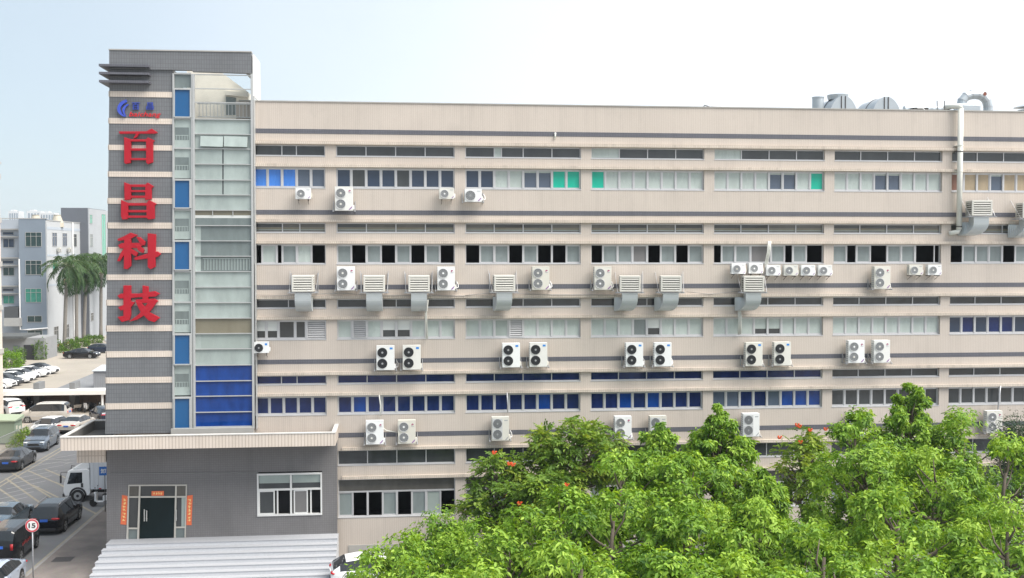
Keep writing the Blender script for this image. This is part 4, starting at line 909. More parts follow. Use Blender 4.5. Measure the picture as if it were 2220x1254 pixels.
def car(style, pnt, label, loc, rz, cat='car', pillars=(-.55,.28), roof=None, rails=False, plate=None, scale=1.0, group=None, name='car', blind=False, dark_side=False):
    d = PROF[style]; L_ = d['L']; t = thing(name, label, cat, (loc[0], loc[1], .01), rz, group); t.scale = (scale,)*3
    xs = sorted(set([round(v, 3) for v in np.linspace(-L_/2, L_/2, 76)]))
    rings = []; zb0 = .22 if style in ('sedan','hatch','coupe') else .26
    for x in xs:
        zt = smooth_interp(d['top'], x); belt = interp(d['belt'], x); zs = min(belt, zt-.015)
        zb = zb0 + .10*max(0, (abs(x)/(L_/2)-.86)/.14)
        for ax in d['ax']:
            q = (d['r']+.055)**2-(x-ax)**2
            if q > 0: zb = max(zb, d['r']+math.sqrt(q))
        u = abs(x)/(L_/2); w_ = d['hw']*(1-.17*max(0, (u-.72)/.28)**2)
        c = min(1, max(0, (zt-zs-.04)/.36)); wr = lerp(w_*.93, d['rw'], c)
        zb = min(zb, zs-.06)
        rings.append(([(w_*.95,zb),(w_,lerp(zb,zs,.35)),(w_*.995,lerp(zb,zs,.75)),(w_*.965,zs),(lerp(w_*.95,wr,.9),lerp(zs,zt,.86 if c > .2 else .6)),(wr*.80,zt-.012-.02*(1-c)),(wr*.4,zt-.002),(0,zt)], c, zt))
    body = MB(); panes = {}; posts = {}
    n = len(rings[0][0])
    def pt(i, k, s): y, z = rings[i][0][k]; return (xs[i], s*y, z)
    for s in (1, -1):
        for i in range(len(xs)-1):
            cm = .5*(rings[i][1]+rings[i+1][1]); sl = (rings[i+1][2]-rings[i][2])/(xs[i+1]-xs[i]); xm = .5*(xs[i]+xs[i+1])
            for k in range(n-1):
                f = [pt(i,k,s), pt(i,k+1,s), pt(i+1,k+1,s), pt(i+1,k,s)]
                if s < 0: f.reverse()
                tgt = body; m = 0
                if k == 3 and cm > .35 and d['win'][0] < xm < d['win'][1]:
                    hit = [p for p in pillars if abs(xm-p) < .04]; seg = sum(xm > p for p in pillars)
                    tgt = posts.setdefault((s, hit[0]), MB()) if hit else panes.setdefault(('side_window', s, seg), MB())
                elif k >= 4 and cm > .08 and abs(sl) > .30 and xm > -L_/2+.06 and rings[i][2] > 1.0: tgt = panes.setdefault(('windscreen' if xm > 0 else 'rear_window', 0, 0), MB())
                elif k >= 4 and roof and cm > .9 and abs(sl) <= .30: m = 1
                tgt.face(f, m)
    for i, rev in ((0, False), (len(xs)-1, True)):
        P = [pt(i,k,1) for k in range(n)] + [pt(i,k,-1) for k in range(n-2,-1,-1)]
        body.face(P if not rev else P[::-1])
    bo = body.build('body', [pnt, roof or pnt], t, True)
    for (nm, _, _), g_mb in panes.items(): g_mb.build(nm, M_glass, t, True)
    for g_mb in posts.values(): g_mb.build('pillar', M_trim, t)
    ub = MB(); ub.box(-L_/2+.25, L_/2-.25, -d['hw']*.80, d['hw']*.80, .17, .62); ub.build('underbody', M_trim, t)
    for ax in d['ax']:
        for s in (1, -1):
            y = s*(d['hw']-.12); r = d['r']; wm = MB()
            wm.tube([(ax,y-.10,r),(ax,y-.085,r),(ax,y+.085,r),(ax,y+.10,r)], [r*.93,r,r,r*.93], 22)
            wo_ = wm.build('wheel', M_tyre, t, False); ri = MB(); yy = y+s*.103
            ri.disc((ax,yy,r), (0,s,0), r*.66, 20, 1)
            for k in range(5):
                a = 2*math.pi*k/5+.3; cA, sA = math.cos(a), math.sin(a); nx = Vector((-sA,0,cA))*.035
                p_, q_ = Vector((ax,yy+s*.008,r)), Vector((ax+cA*r*.64,yy+s*.008,r+sA*r*.64)); ri.face([p_-nx, q_-nx*1.4, q_+nx*1.4, p_+nx])
            ri.disc((ax,yy+s*.006,r), (0,s,0), r*.68, 20, 0, r*.6); ri.build('rim', [M_rim, M_trim], wo_)
    hz = interp(d['belt'], L_/2)-.02; hw = d['hw']
    for s in (1, -1):
        h = MB(); h.ico((L_/2-.17, s*hw*.68, hz), 1, 0, (.17,.20,.075), 10); h.build('headlight', M_head, t, True)
        h = MB(); tz = interp(d['belt'], -L_/2)-.07; 
        if style in ('minivan','boxy'): h.box(-L_/2-.006, -L_/2+.12, s*hw*.74-.07, s*hw*.74+.07, tz-.25, tz+.08)
        else: h.ico((-L_/2+.10, s*hw*.66, tz), 1, 0, (.13,.26,.075), 10)
        h.build('tail_light', M_tail, t, True)
        h = MB(); h.ico((d['win'][1]-.18, s*(hw+.06), interp(d['belt'], .8)+.05), 1, 0, (.09,.10,.07), 8); h.build('mirror', pnt, t, True)
        if rails: h = MB(); h.tube([(-1.6,s*(d['rw']-.02),1.68),(-1.2,s*(d['rw']-.03),1.745),(.1,s*(d['rw']-.03),1.755),(.5,s*(d['rw']-.03),1.66)], .024, 6); h.build('roof_rail', M_rim, t, True)
        for px_ in (.1, -.85): h = MB(); zz = interp(d['belt'], px_)-.10; h.box(px_-.1, px_+.1, s*hw*.985, s*(hw+.022) if s > 0 else -hw*.985, zz-.015, zz+.015) if s > 0 else h.box(px_-.1, px_+.1, -hw-.022, -hw*.985, zz-.015, zz+.015); h.build('door_handle', pnt, t)
    g = MB(); g.box(L_/2-.08, L_/2+.012, -hw*.48, hw*.48, hz-.26, hz-.06); g.box(L_/2-.10, L_/2+.006, -hw*.62, hw*.62, zb0+.10, zb0+.22); g.build('grille', M_trim, t)
    g = MB(); g.box(-L_/2-.02, -L_/2+.1, -.22, .22, interp(d['belt'], -L_/2)-.22, interp(d['belt'], -L_/2)-.08); g.build('number_plate', plate or M_plate, t)
    g = MB(); g.box(-L_/2-.01, -L_/2+.2, -hw*.7, hw*.7, zb0+.06, zb0+.2); g.build('rear_bumper_trim', M_trim, t)
    return t
RP, RM = math.pi/2, -math.pi/2
GP = 'cars parked along the lane'
car('sedan', P_dgrey, 'dark grey sedan seen from behind at the photo edge, nearer than the bluish grey SUV', (-29.8,27.4), RP+.02, group=GP)
car('suv', P_grey, 'bluish grey SUV facing the camera beside the double line, left of the canopy corner', (-30.5,35.4), RM+.04, rails=True, group=GP)
car('hatch', P_white, 'white hatchback half hidden behind the bluish grey SUV', (-32.2,42.6), RM-.15, group=GP)
car('sedan', P_beige, 'pale champagne sedan seen from behind, right of the white hatchback', (-30.2,44.2), RP-.12, group=GP)
car('hatch', P_navy, 'navy blue hatchback beside the grey tower, in front of the white shelter post', (-29.3,49.6), RP+.55, group=GP)
car('minivan', P_van, 'silver grey minivan with curtained windows standing across the yard', (-34.75,49.7), math.pi+.0, 'van', pillars=(-.75,.55), group=None, name='minivan')
car('suv', P_white, 'white SUV with green plate partly hidden by the cream building edge', (-40.3,55.0), RP+.75, plate=M_plateg, group=GP)
car('suv', P_black, 'black SUV with chrome roof rails parked at the pavement kerb', (-20.95,8.75), RP, rails=True, group=GP)
car('sedan', P_blue, 'steel blue sedan beside the black SUV at the left photo edge', (-23.9,8.9), RP, group=GP)
car('boxy', P_black, 'black boxy van with red lettering marks behind the round speed sign', (-21.35,2.55), RP+.02, 'van', name='delivery_van', group=GP)
car('sedan', P_pale, 'pale blue car facing the camera in the bottom left corner', (-20.0,-4.2), RM, scale=1.05, group=GP)
car('hatch', P_white, 'white sloping-roof car between the steps and the trees', (-1.35,-4.7), .12, plate=M_white, scale=1.06)
WG = 'cars in the far row of bays'
for y, p, lab, st, rf_ in ((92.0,P_white,'white car with black roof, farthest and rightmost in the far row','sedan',P_black),(88.2,P_white,'white car second from the far end of the far row','sedan',None),(84.9,P_white,'white car third from the far end of the far row','hatch',None),
                      (81.9,P_white,'white car just beyond the dark grey one in the far row','sedan',None),(79.0,P_dgrey,'dark grey car, the only dark one in the far row of bays','hatch',None),(76.0,P_white,'white car just nearer than the dark grey one in the far row','suv',None),(73.0,P_white,'nearest white car of the far row, beside the cream building edge','hatch',None)):
    car(st, p, lab, (-49.2,y), -.12, roof=rf_, group=WG)
car('sedan', P_black, 'long black sedan parked crosswise in front of the palms', (-49.7,112.8), -.05, scale=1.08)
car('hatch', P_navy, 'navy car behind the long black sedan, cut by the tower edge', (-49.0,121.5), -.1)
t = thing('covered_car', 'car under a silvery white cover beyond the navy car', 'car', (-50.5,137,0), 0)
b = MB(); b.ico((0,0,.72), 1, 0, (2.4,1.0,.72), 18); b.ico((-.2,0,1.2), 1, 0, (1.4,.8,.42), 16); b.build('cover', mat('silver_cover', (.66,.67,.69), .45, .1, .12, 2, bump=.6), t, True)
# red strokes on the black van
# box truck
TR = thing('box_truck', 'white box truck with ribbed pale box parked beside the grey wall', 'truck', (-20.2,15.9,0), math.pi)
c = MB()    # local x forward
side = [(.55,.62),(.62,.42),(2.2,.42),(2.28,.75),(2.24,1.30),(1.98,2.08),(1.80,2.16),(.75,2.2),(.6,2.1)]
c.hexa([(x,-.95,z) for x, z in side], [(x,.95,z) for x, z in side]); c.build('cab', P_white, TR, bevel=.05)
c = MB()
for s in (1,-1): P = [(1.05,1.28),(2.02,1.22),(1.93,1.55),(1.80,1.98),(1.05,1.98)]; c.face([(x, s*.957, z) for x, z in (P if s < 0 else P[::-1])]); c.build('side_window', M_glass, TR); c = MB()
c.face([(2.252,-.85,1.33),(2.252,.85,1.33),(2.0,.82,2.06),(2.0,-.82,2.06)]); c.build('windscreen', M_glass, TR)
c = MB(); c.hexa([(1.75,-.85,2.18),(.62,-.85,2.18),(.62,-.85,2.72),(1.0,-.85,2.66)],[(1.75,.85,2.18),(.62,.85,2.18),(.62,.85,2.72),(1.0,.85,2.66)]); c.build('wind_deflector', P_white, TR, bevel=.05)
c = MB(); c.box(-3.6,.5,-1.05,1.05,.85,2.85)
for k in range(14): x = -3.5+.29*k; c.box(x, x+.05, -1.075, -1.05, .9, 2.8); c.box(x, x+.05, 1.05, 1.075, .9, 2.8)
c.build('cargo_box', mat('pale_ribbed_box', (.58,.60,.635), .5, .05, .08, 1), TR)
c = MB(); c.box(-3.6,2.0,-.4,.4,.5,.82); c.box(-3.4,-.3,-.98,-.9,.5,.8); c.build('chassis', M_trim, TR); c = MB()
for x in (-1.0,-.2,-2.4): c.box(x,x+.16,-1.06,-1.0,.86,.93); c.box(x,x+.16,1.0,1.06,.86,.93)
c.build('side_marker', M_tail, TR)
for ax in (1.35,-2.3):
    for s in (1,-1):
        wm = MB(); wm.tube([(ax,s*.87-.13,.42),(ax,s*.87+.13,.42)], .42, 22); wo_ = wm.build('wheel', M_tyre, TR); ri = MB(); ri.disc((ax,s*1.004,.42), (0,s,0), .25, 18); ri.disc((ax,s*1.008,.42), (0,s,0), .10, 12, 1); ri.build('rim', [M_rim, M_trim], wo_)
        if ax > 0: wa = MB(); wa.tube([(ax+.50*math.cos(a), s*.93, .44+.50*math.sin(a)) for a in np.linspace(0, math.pi, 14)], .075, 6); wa.build('wheel_arch', M_trim, TR)
for s in (1,-1):
    c = MB(); c.tube([(2.0,s*.95,2.02),(2.35,s*1.12,2.05),(2.4,s*1.14,1.6)], .022, 6); c.box(2.33,2.40,s*1.14-.09,s*1.14+.09,1.35,1.85); c.build('mirror', M_trim, TR)
    c = MB(); c.box(.98,1.12,s*.965-.01,s*.965+.01,1.02,1.12) if False else c.box(1.0,1.14,min(s*.955,s*.975),max(s*.955,s*.975),.98,1.26); c.build('door_handle', M_trim, TR)
    c = MB(); c.ico((2.24,s*.7,.68), 1, 0, (.06,.16,.10), 8); c.build('headlight', M_head, TR, True)
c = MB(); c.box(2.2,2.33,-.96,.96,.38,.56); c.build('bumper', M_trim, TR)
# scooters
def scooter(lab, loc, rz, pnt, grp='motor scooters in the shelter', box=False):
    t = thing('motor_scooter', lab, 'scooter', (loc[0],loc[1],.01), rz, grp)
    b = MB(); b.hexa([(-.75,-.13,.42),(.0,-.16,.38),(.0,-.16,.72),(-.8,-.1,.78)],[(-.75,.13,.42),(.0,.16,.38),(.0,.16,.72),(-.8,.1,.78)]); b.box(-.05,.42,-.15,.15,.28,.36)
    b.hexa([(.38,-.17,.3),(.55,-.12,.34),(.50,-.16,.98),(.40,-.18,.95)],[(.38,.17,.3),(.55,.12,.34),(.50,.16,.98),(.40,.18,.95)]); b.build('body', pnt, t, bevel=.05)
    b = MB(); b.hexa([(-.72,-.15,.78),(.02,-.14,.74),(.0,-.12,.82),(-.7,-.13,.87)],[(-.72,.15,.78),(.02,.14,.74),(.0,.12,.82),(-.7,.13,.87)]); b.build('seat', M_trim, t, bevel=.03)
    for x in (-.55,.62): b = MB(); b.tube([(x,-.06,.24),(x,.06,.24)], .24, 16); b.build('wheel', M_tyre, t)
    b = MB(); b.tube([(.62,0,.24),(.52,0,.6),(.42,0,1.02)], .035, 6); b.tube([(.36,-.34,1.06),(.44,0,1.02),(.36,.34,1.06)], .022, 6)
    for s in (1,-1): b.tube([(.40,s*.25,1.05),(.42,s*.32,1.26)], .01, 5); b.ico((.42,s*.32,1.29), .06, 0, (.4,1,.8), 8)
    b.build('handlebar', M_trim, t); b = MB(); b.ico((.53,0,.86), .085, 0, (.6,1,1), 10); b.build('headlight', M_head, t, True)
    if box: b = MB(); b.box(-.95,-.62,-.19,.19,.86,1.18); b.build('top_box', pnt, t, bevel=.04)
    return t
for px, py, rz, pn_, lab, bx in ((16,886,1.2,P_black,'black scooter beside the cream building edge',False),(37,889,1.0,P_white,'white-fronted scooter left of the red one',True),(50,891,RM+.2,paint('red',(.35,.02,.02),.1),'small dark red scooter under the shelter',False),
     (67,888,-1.0,P_black,'black scooter with white box left of the first shelter pillar',True),(161,893,math.pi,P_silver,'beige retro scooter seen side-on right of the second pillar',False),(188,893,RM,P_white,'white scooter facing out of the shelter',False),(208,892,-.5,P_dgrey,'grey scooter beside the white shelter post',False)):
    g_ = onG(px, py); scooter(lab, (g_.x, g_.y), rz, pn_, box=bx)
g_ = onG(224, 1098); scooter('white and red scooter standing under the blue sign', (g_.x, g_.y), math.pi, P_white, None, True)

# ------------------------------------------------------------------ street furniture at the left
SP = onY(69.5, 1140, -2.6)
t = thing('speed_sign', 'round white speed limit sign with red ring reading 15 on a thin pole', 'sign', (SP.x, -2.6, 0))
b = MB(); b.tube([(0,.05,0),(0,.05,SP.z+.2)], .035, 8); b.build('pole', M_steel, t, True)
b = MB(); b.tube([(0,.02,SP.z),(0,0,SP.z)], .335, 28); b.build('plate', mat('sign_white', (.72,.72,.70), .4, 0, .03), t)
b = MB(); b.disc((0,-.004,SP.z), (0,-1,0), .325, 32, 0, .245); b.build('red_ring', mat('sign_red', (.52,.05,.07), .4, 0, .03), t)
text_obj('15', 'numerals', mat('sign_black', (.02,.02,.02), .5, 0, 0), t, .34, .25, (-.17,-.004,SP.z-.125), (1,0,0), (0,0,1), .004, 0, .03).matrix_parent_inverse = Matrix()
g_ = onG(228, 1110, .12); zA, zB = onY(228, 1031, g_.y).z, onY(228, 1012, g_.y).z; q = onY(215, 1020, g_.y)
t = thing('loading_sign', 'blue loading bay sign with white characters on a pole, half hidden by the grey wall', 'sign', (g_.x, g_.y, 0))
b = MB(); b.tube([(0,.04,.1),(0,.04,zB)], .03, 8); b.build('pole', M_rust, t, True); dx = q.x-g_.x
b = MB(); b.box(dx, dx+1.25, -.02, .0, zA, zB); b.build('plate', mat('sign_blue', (.01,.12,.42), .4, 0, .03), t)
text_obj('卸货区', 'lettering', mat('sign_white', (.72,.72,.70)), t, 1.0, .3, (dx+.1,-.024,(zA+zB)/2-.15), (1,0,0), (0,0,1), .003, 0, .012).matrix_parent_inverse = Matrix()
# green transformer cabinet and railing
t = thing('transformer_cabinet', 'pale green electrical cabinet behind the railing at the left edge', 'cabinet', (-34.9,37.6,0)); b = MB(); b.box(-1.6,1.5,-.3,1.6,.1,2.0); b.build('cabinet', mat('cabinet_green', (.22,.28,.21), .6, 0, .12, 1), t)
b = MB(); b.hexa([(-1.75,-.45,2.0),(1.65,-.45,2.0),(1.65,-.45,2.08),(-1.75,-.45,2.2)],[(-1.75,1.75,2.0),(1.65,1.75,2.0),(1.65,1.75,2.3),(-1.75,1.75,2.4)]); b.build('lid', mat('cabinet_lid', (.30,.36,.26), .6, 0, .12, 1), t)
b = MB(); b.face([(1.504,.1,1.2),(1.504,.5,1.2),(1.504,.5,1.55),(1.504,.1,1.55)]); b.face([(1.504,.8,.9),(1.504,1.3,.9),(1.504,1.3,1.4),(1.504,.8,1.4)]); b.build('notice', mat('paper_notice', (.6,.58,.5), .7), t)
def railing(P, lab, h=1.35):
    t = thing('railing', lab, 'fence', (P[0][0],P[0][1],0), group='railings round the cabinet'); o = Vector((P[0][0],P[0][1],0)); rb, rp = MB(), MB()
    for (x0,y0), (x1,y1) in zip(P, P[1:]):
        A, Bv = Vector((x0,y0,0))-o, Vector((x1,y1,0))-o; n = max(2, int((Bv-A).length/.16))
        for z in (.15, h): rb.tube([A+Vector((0,0,z)), Bv+Vector((0,0,z))], .025, 5)
        for i in range(n+1): p_ = A.lerp(Bv, i/n); rb.tube([p_+Vector((0,0,.15)), p_+Vector((0,0,h))], .012, 4)
        for p_ in (A, Bv): rp.tube([p_, p_+Vector((0,0,h+.08))], .045, 6)
    rb.build('rails', M_steel, t); rp.build('post', mat('rusty_post', (.30,.24,.16), .7, .2, .2, 3), t)
railing([(-33.0,32),(-32.7,44.3)], 'grey steel railing along the lane in front of the green cabinet'); railing([(-36.4,44.4),(-32.8,44.4)], 'short steel railing behind the green cabinet')
# scooter shelter
t = thing('scooter_shelter', 'long low shelter with a white roof edge over parked scooters', 'shelter', (-36,57,0)); zr0 = onY(110, 857.5, 54.6).z; zr1 = onY(110, 848, 54.6).z
b = MB(); xs0, xs1 = -43.5, -27.5
b.hexa([(xs0+36,-2.4,zr0),(xs1+36,-2.4,zr0),(xs1+36,-2.4,zr1),(xs0+36,-2.4,zr1)],[(xs0+36,2.4,zr0+.02),(xs1+36,2.4,zr0+.02),(xs1+36,2.4,zr0+.10),(xs0+36,2.4,zr0+.10)]); b.build('roof', mat('shelter_white', (.78,.77,.75), .5, 0, .06, 2), t)
b = MB(); b.box(xs0+36, xs1+36, 2.2, 2.4, 0, zr0); b.build('back_wall', mat('brown_wall', (.16,.115,.09), .9, 0, .25, 1), t)
for px in (78, 156): q = onY(px, 870, 57.5); b = MB(); b.box(q.x+36-.28, q.x+36+.28, .6, 2.5, 0, zr1+.45); b.build('pillar', mat('grey_pillar', (.15,.155,.16), .8, 0, .15, 2), t)
q = onY(222, 870, 55.0); b = MB(); b.tube([(q.x+36,-2.0,0),(q.x+36,-2.0,zr0)], .12, 10); b.build('post', M_white, t)
g_ = onG(203, 846); t = thing('corrugated_shed', 'small grey corrugated shed behind the shelter at the tower edge', 'shed', (g_.x, g_.y, 0)); b = MB(); b.box(0,5,0,4,0,2.25)
for k in range(24): b.box(.05+.2*k,.13+.2*k,-.03,0,.05,2.2)
for k in range(18): b.box(-.03,0,.1+.2*k,.18+.2*k,.05,2.2)
b.build('wall', mat('shed_grey', (.33,.34,.36), .6, .2, .12, 1), t); b = MB(); b.hexa([(-.15,-.2,2.25),(5.1,-.2,2.25),(5.1,-.2,2.33),(-.15,-.2,2.33)],[(-.15,4.2,2.5),(5.1,4.2,2.5),(5.1,4.2,2.6),(-.15,4.2,2.6)]); b.build('roof', mat('shed_roof', (.50,.53,.56), .5, .3, .12, 1), t)
# cream neighbour at the left edge
q = onG(8, 907); zt_ = onY(4, 356, q.y).z; t = thing('cream_building', 'cream tiled building seen only as a narrow edge at the far left', 'building', (q.x, q.y, 0)); b = MB(); b.box(-25,0,-34,0,0,zt_); b.build('wall', M_band, t)
for zz in np.linspace(6.5, zt_-1.5, 5): b = MB(); b.box(-25.1,.12,-34,.05,zz,zz+.5); b.build('grey_band', M_conc, t)
b = MB(); b.box(-25.15,.16,-34,.1,zt_,zt_+.2); b.build('coping', M_conc, t)

# ------------------------------------------------------------------ grey neighbour building behind the palms
M_ngf = mat('bluish_grey_paint', (.185,.225,.275), .8, 0, .12, .4); M_ngl = mat('light_grey_paint', (.36,.40,.45), .8, 0, .1, .4); M_ngr = mat('pale_grey_paint', (.41,.425,.44), .8, 0, .08, .4); M_ngt = mat('mid_grey_paint', (.115,.125,.145), .8, 0, .1, .4); M_nw = mat('neighbour_frame', (.36,.36,.35), .5)
P_dkg = pane('green_dark', (.02,.045,.045), .06, .3); P_grn = pane('green_curtain', (.03,.20,.15), .2, .2); P_jade = pane('jade', (.10,.36,.26), .1, .2)
NY, NX = 129.4, -60.0
N = thing('grey_building', 'bluish grey five-storey building with a pale right side wall, behind the palms', 'building', (NX, NY, 0)); NI = Matrix.Translation(-Vector(N.location))
def nb(o): o.matrix_parent_inverse = NI; return o
zt_ = onY(75, 475, NY).z; xl = onY(42, 600, NY).x; ztR = zt_-.25
b = MB(); b.box(xl, NX-.2, NY, NY+4, 0, zt_); nb(b.build('front_wall', M_ngf, N))
b = MB(); b.box(NX-.2, NX, NY+.02, 150, 0, ztR); b.box(NX-14, NX-.2, NY+4, 150, 0, ztR-1); nb(b.build('side_wall', M_ngr, N))
b = MB(); b.box(xl-14, xl, NY+2.2, NY+6, 0, zt_-.1); nb(b.build('recessed_wall', M_ngl, N))
b = MB(); b.box(xl-14, NX+.05, NY-.05, NY+.4, zt_, zt_+.12); b.box(NX-.3, NX+.08, NY+.4, 150, ztR, ztR+.12); nb(b.build('coping', M_nw, N))
TYn = 148.0; zt2 = onY(160, 451, TYn).z; x2 = onY(191, 520, TYn).x; x1_ = onY(132, 460, TYn).x
b = MB(); b.box(x1_, x2, TYn, TYn+12, 0, zt2); nb(b.build('stair_block', M_ngt, N)); b = MB(); b.box(x2, x2+.15, TYn+.05, TYn+40, 0, zt2-.1); nb(b.build('stair_side', mat('stair_side_grey', (.34,.36,.38), .8, 0, .1, .4), N))
for z_ in (zt2-2.0, zt2-2.9, zt2-3.8): b = MB(); b.box(x1_-1.0, x1_, TYn+.1, TYn+2, z_, z_+.3); nb(b.build('fin', M_ngt, N))
def nwin(x0, x1, y0, y1, plane, val, key, mull=2, name='window', trans=True):
    fn = (lambda x, y: onY(x, y, val)) if plane == 'Y' else (lambda x, y: onX(x, y, val))
    a, c_ = fn(x0, y1), fn(x1, y0); f, p_ = MB(), MB()
    if plane == 'Y':
        def bx(u0, u1, z0, z1, d=.08): f.box(u0, u1, val-d, val-.005, z0, z1)
        u0, u1 = a.x, c_.x; p_.face([(u0,val-.02,a.z),(u1,val-.02,a.z),(u1,val-.02,c_.z),(u0,val-.02,c_.z)])
    else:
        def bx(u0, u1, z0, z1, d=.08): f.box(val+.005, val+d, u0, u1, z0, z1)
        u0, u1 = a.y, c_.y; p_.face([(val+.02,u0,a.z),(val+.02,u1,a.z),(val+.02,u1,c_.z),(val+.02,u0,c_.z)])
    w_ = .055; h = c_.z-a.z; bx(u0, u1, a.z, a.z+w_); bx(u0, u1, c_.z-w_, c_.z); bx(u0, u0+w_, a.z+w_, c_.z-w_, .079); bx(u1-w_, u1, a.z+w_, c_.z-w_, .079)
    for i in range(1, mull): uu = lerp(u0, u1, i/mull); bx(uu-w_/2, uu+w_/2, a.z+w_, c_.z-w_, .07)
    if trans: zz = a.z+h*.72; bx(u0+w_, u1-w_, zz-w_/2, zz+w_/2, .075)
    o = nb(f.build(name, M_nw, N)); c = p_.build('pane', key, o)
for y0, y1, k in ((504,535,P_dkg),(565,596,P_dkg),(626,656,P_grn)): nwin(55.5, 90, y0, y1, 'Y', NY, k, 3)
nwin(59.5, 91, 685, 699, 'Y', NY, P_dkg, 2, trans=False); nwin(60, 92, 713, 727, 'Y', NY, P_dkg, 2)
for ya, yb, yc, yd, k in ((503,510,518,537,PANE['n']),(565,572,580,598,P_dkg),(626,632,641,659,P_grn)):
    nwin(6, 30, ya, yb, 'Y', NY+2.2, PANE['n'], 1, 'transom_window', False); nwin(7, 31, yc, yd, 'Y', NY+2.2, k, 2, trans=False)
    for y_ in (ya-6, ya+10): q0 = onY(6, y_+2, NY+2.2); b = MB(); b.box(xl-14, xl-.0, NY+1.6, NY+2.2, q0.z, q0.z+.22); nb(b.build('ledge', M_nw, N))
for x0, x1, y0, y1, k in ((113,122.5,505,534,PANE['n']),(135.5,144.5,506,534,PANE['n']),(157.5,165.5,508,535,PANE['k']),(176,184,508.5,535,P_jade),(114,124,563,590,P_grn),(136,145,564,590,PANE['n']),(158,166,565,590,PANE['n']),(117,126,707,740,PANE['k']),(143,148.5,703,733,PANE['k'])): nwin(x0, x1, y0, y1, 'X', NX, k)
for x0, x1, y0, y1, k in ((194.5,199.5,466,485,P_jade),(195.5,200.5,508,535,PANE['g']),(197,202,678,697,PANE['k'])): nwin(x0, x1, y0, y1, 'X', x2+.15, k)
nwin(221.5, 228, 465, 590, 'X', x2+.15, P_jade, 2, 'stair_glazing', False)
for y0, y1 in ((492,498),(552,556),(617,621)): a, c_ = onX(106, y1, NX), onX(106, y0, NX); b = MB(); b.box(NX, NX+.03, NY+.1, 148, a.z, c_.z); nb(b.build('grey_band', M_ngl, N))
b = MB(); a = onX(156, 520, NX); b.tube([(NX+.15,a.y,0),(NX+.15,a.y,ztR)], .13, 8); nb(b.build('pipe', M_white, N)); b = MB(); a = onY(42, 600, NY-.2); b.tube([(a.x,NY-.2,onY(42,562,NY).z),(a.x,NY-.2,onY(42,715,NY).z),(a.x+1.4,NY-.2,onY(42,715,NY).z),(NX,NY-.2,onY(42,712,NY).z)], .12, 8); nb(b.build('pipe', M_white, N))
b = MB(); q0, q1 = onY(8, 708, NY-1), onY(43, 690, NY-1); b.box(q0.x, q1.x, NY-1, NY+2.2, q0.z, q1.z); nb(b.build('canopy', M_nw, N)); b = MB(); q0, q1 = onY(9, 690, NY-.6), onY(38, 666, NY-.6); b.box(q0.x, q1.x, NY-.6, NY+2.0, q0.z, q1.z); nb(b.build('balcony', mat('balcony_dark', (.07,.075,.08), .6), N))
b = MB(); b.box(NX, NX+.06, NY+.1, 146, .0, .35); nb(b.build('red_skirting', mat('red_skirting', (.35,.06,.07), .7), N))
for px, lab in ((123.5,'small air conditioner on the pale side wall, nearer of the two'),(145.5,'small air conditioner on the pale side wall, farther of the two')):
    a = onX(px, 546, NX); c_ = copy_tree(PRO['D']); c_['label'] = lab; c_['group'] = 'air conditioners on the neighbour'; c_.location = (NX+.25, a.y, a.z); c_.rotation_euler = (0,0,RP); c_.scale = (1.2,1.2,1.2)
for px, lab in ((77,'left cone-shaped roof vent on the grey building'),(124,'right cone-shaped roof vent, against the tall stair block')):
    q = onY(px, 474, NY+8); t = thing('roof_vent', lab, 'vent', (q.x, NY+8, zt_-1.2), group='roof vents on the grey building'); b = MB(); h = onY(px, 466, NY+8).z-t.location.z; b.tube([(0,0,0),(0,0,h*.35),(0,0,h*.9),(0,0,h)], [1.1,1.05,.6,.64], 16); b.build('cowl', mat('vent_cream', (.42,.385,.315), .7, 0, .15, 2), t)
# gatehouse
g_ = onG(8, 786); t = thing('gatehouse', 'low gatehouse with a flat dark roof in front of the grey building', 'building', (g_.x, 111, 0)); X9 = onY(97, 780, 111).x-g_.x
hz_ = onY(50, 733, 111).z; b = MB(); b.box(-4, X9, 0, 6, 0, hz_); b.build('wall', mat('gatehouse_grey', (.24,.245,.25), .8, 0, .15, 1), t)
b = MB(); b.box(-4.2, X9-2.6, -1.4, 6.1, hz_, hz_+.35); b.build('roof', mat('dark_roof', (.08,.085,.085), .7, 0, .2, 1), t); b = MB(); a = onY(52, 780, 111).x-g_.x; b.box(a, a+1.5, -.03, 0, 0, 2.3); b.build('door', M_trim, t); b = MB(); a = onY(29, 780, 111).x-g_.x; b.box(a, a+1.0, -.03, 0, 1.0, 2.2); b.build('window', PANE['e'], t)
# far towers in the haze
for px0, px1, py, lab in ((18,41,458,'far pale high-rise at the left on the skyline'),(58,88,458,'far pale high-rise in the middle on the skyline'),(91,118,461.5,'far broad pale high-rise right of the middle one')):
    YF = 1500; a, c_ = onY(px0, py, YF), onY(px1, py, YF); t = thing('high_rise', lab, 'tower block', (a.x, YF, 0), group='high-rises on the skyline'); wd = c_.x-a.x; b = MB(); b.box(0, wd, 0, 20, 0, a.z); b.box(wd*.2, wd*.5, 2, 14, a.z, a.z+2); b.build('wall', mat('pale_render', (.55,.56,.57), .7, 0, .05, .05), t)
    for k in range(4): f = MB(); f.box(wd*(.10+.22*k), wd*(.22+.22*k), -.3, 0, 3, a.z-3); f.build('window_strip', mat('strip_glass', (.18,.22,.27), .2), t)
for o in [x for x in C.objects if x.name.startswith('delivery_van')][:1]:
    b = MB()
    for s in (-1,1):
        for k in range(7):
            x = -1.2+.22*k; y = s*.90; z = .80+.03*(k % 3)
            b.face([(x,y,z),(x+.15,y,z),(x+.15,y,z+.16),(x,y,z+.16)][::s]); 
    b.build('red_lettering', mat('decal_red', (.35,.03,.03), .5, 0, .2, 8), o)
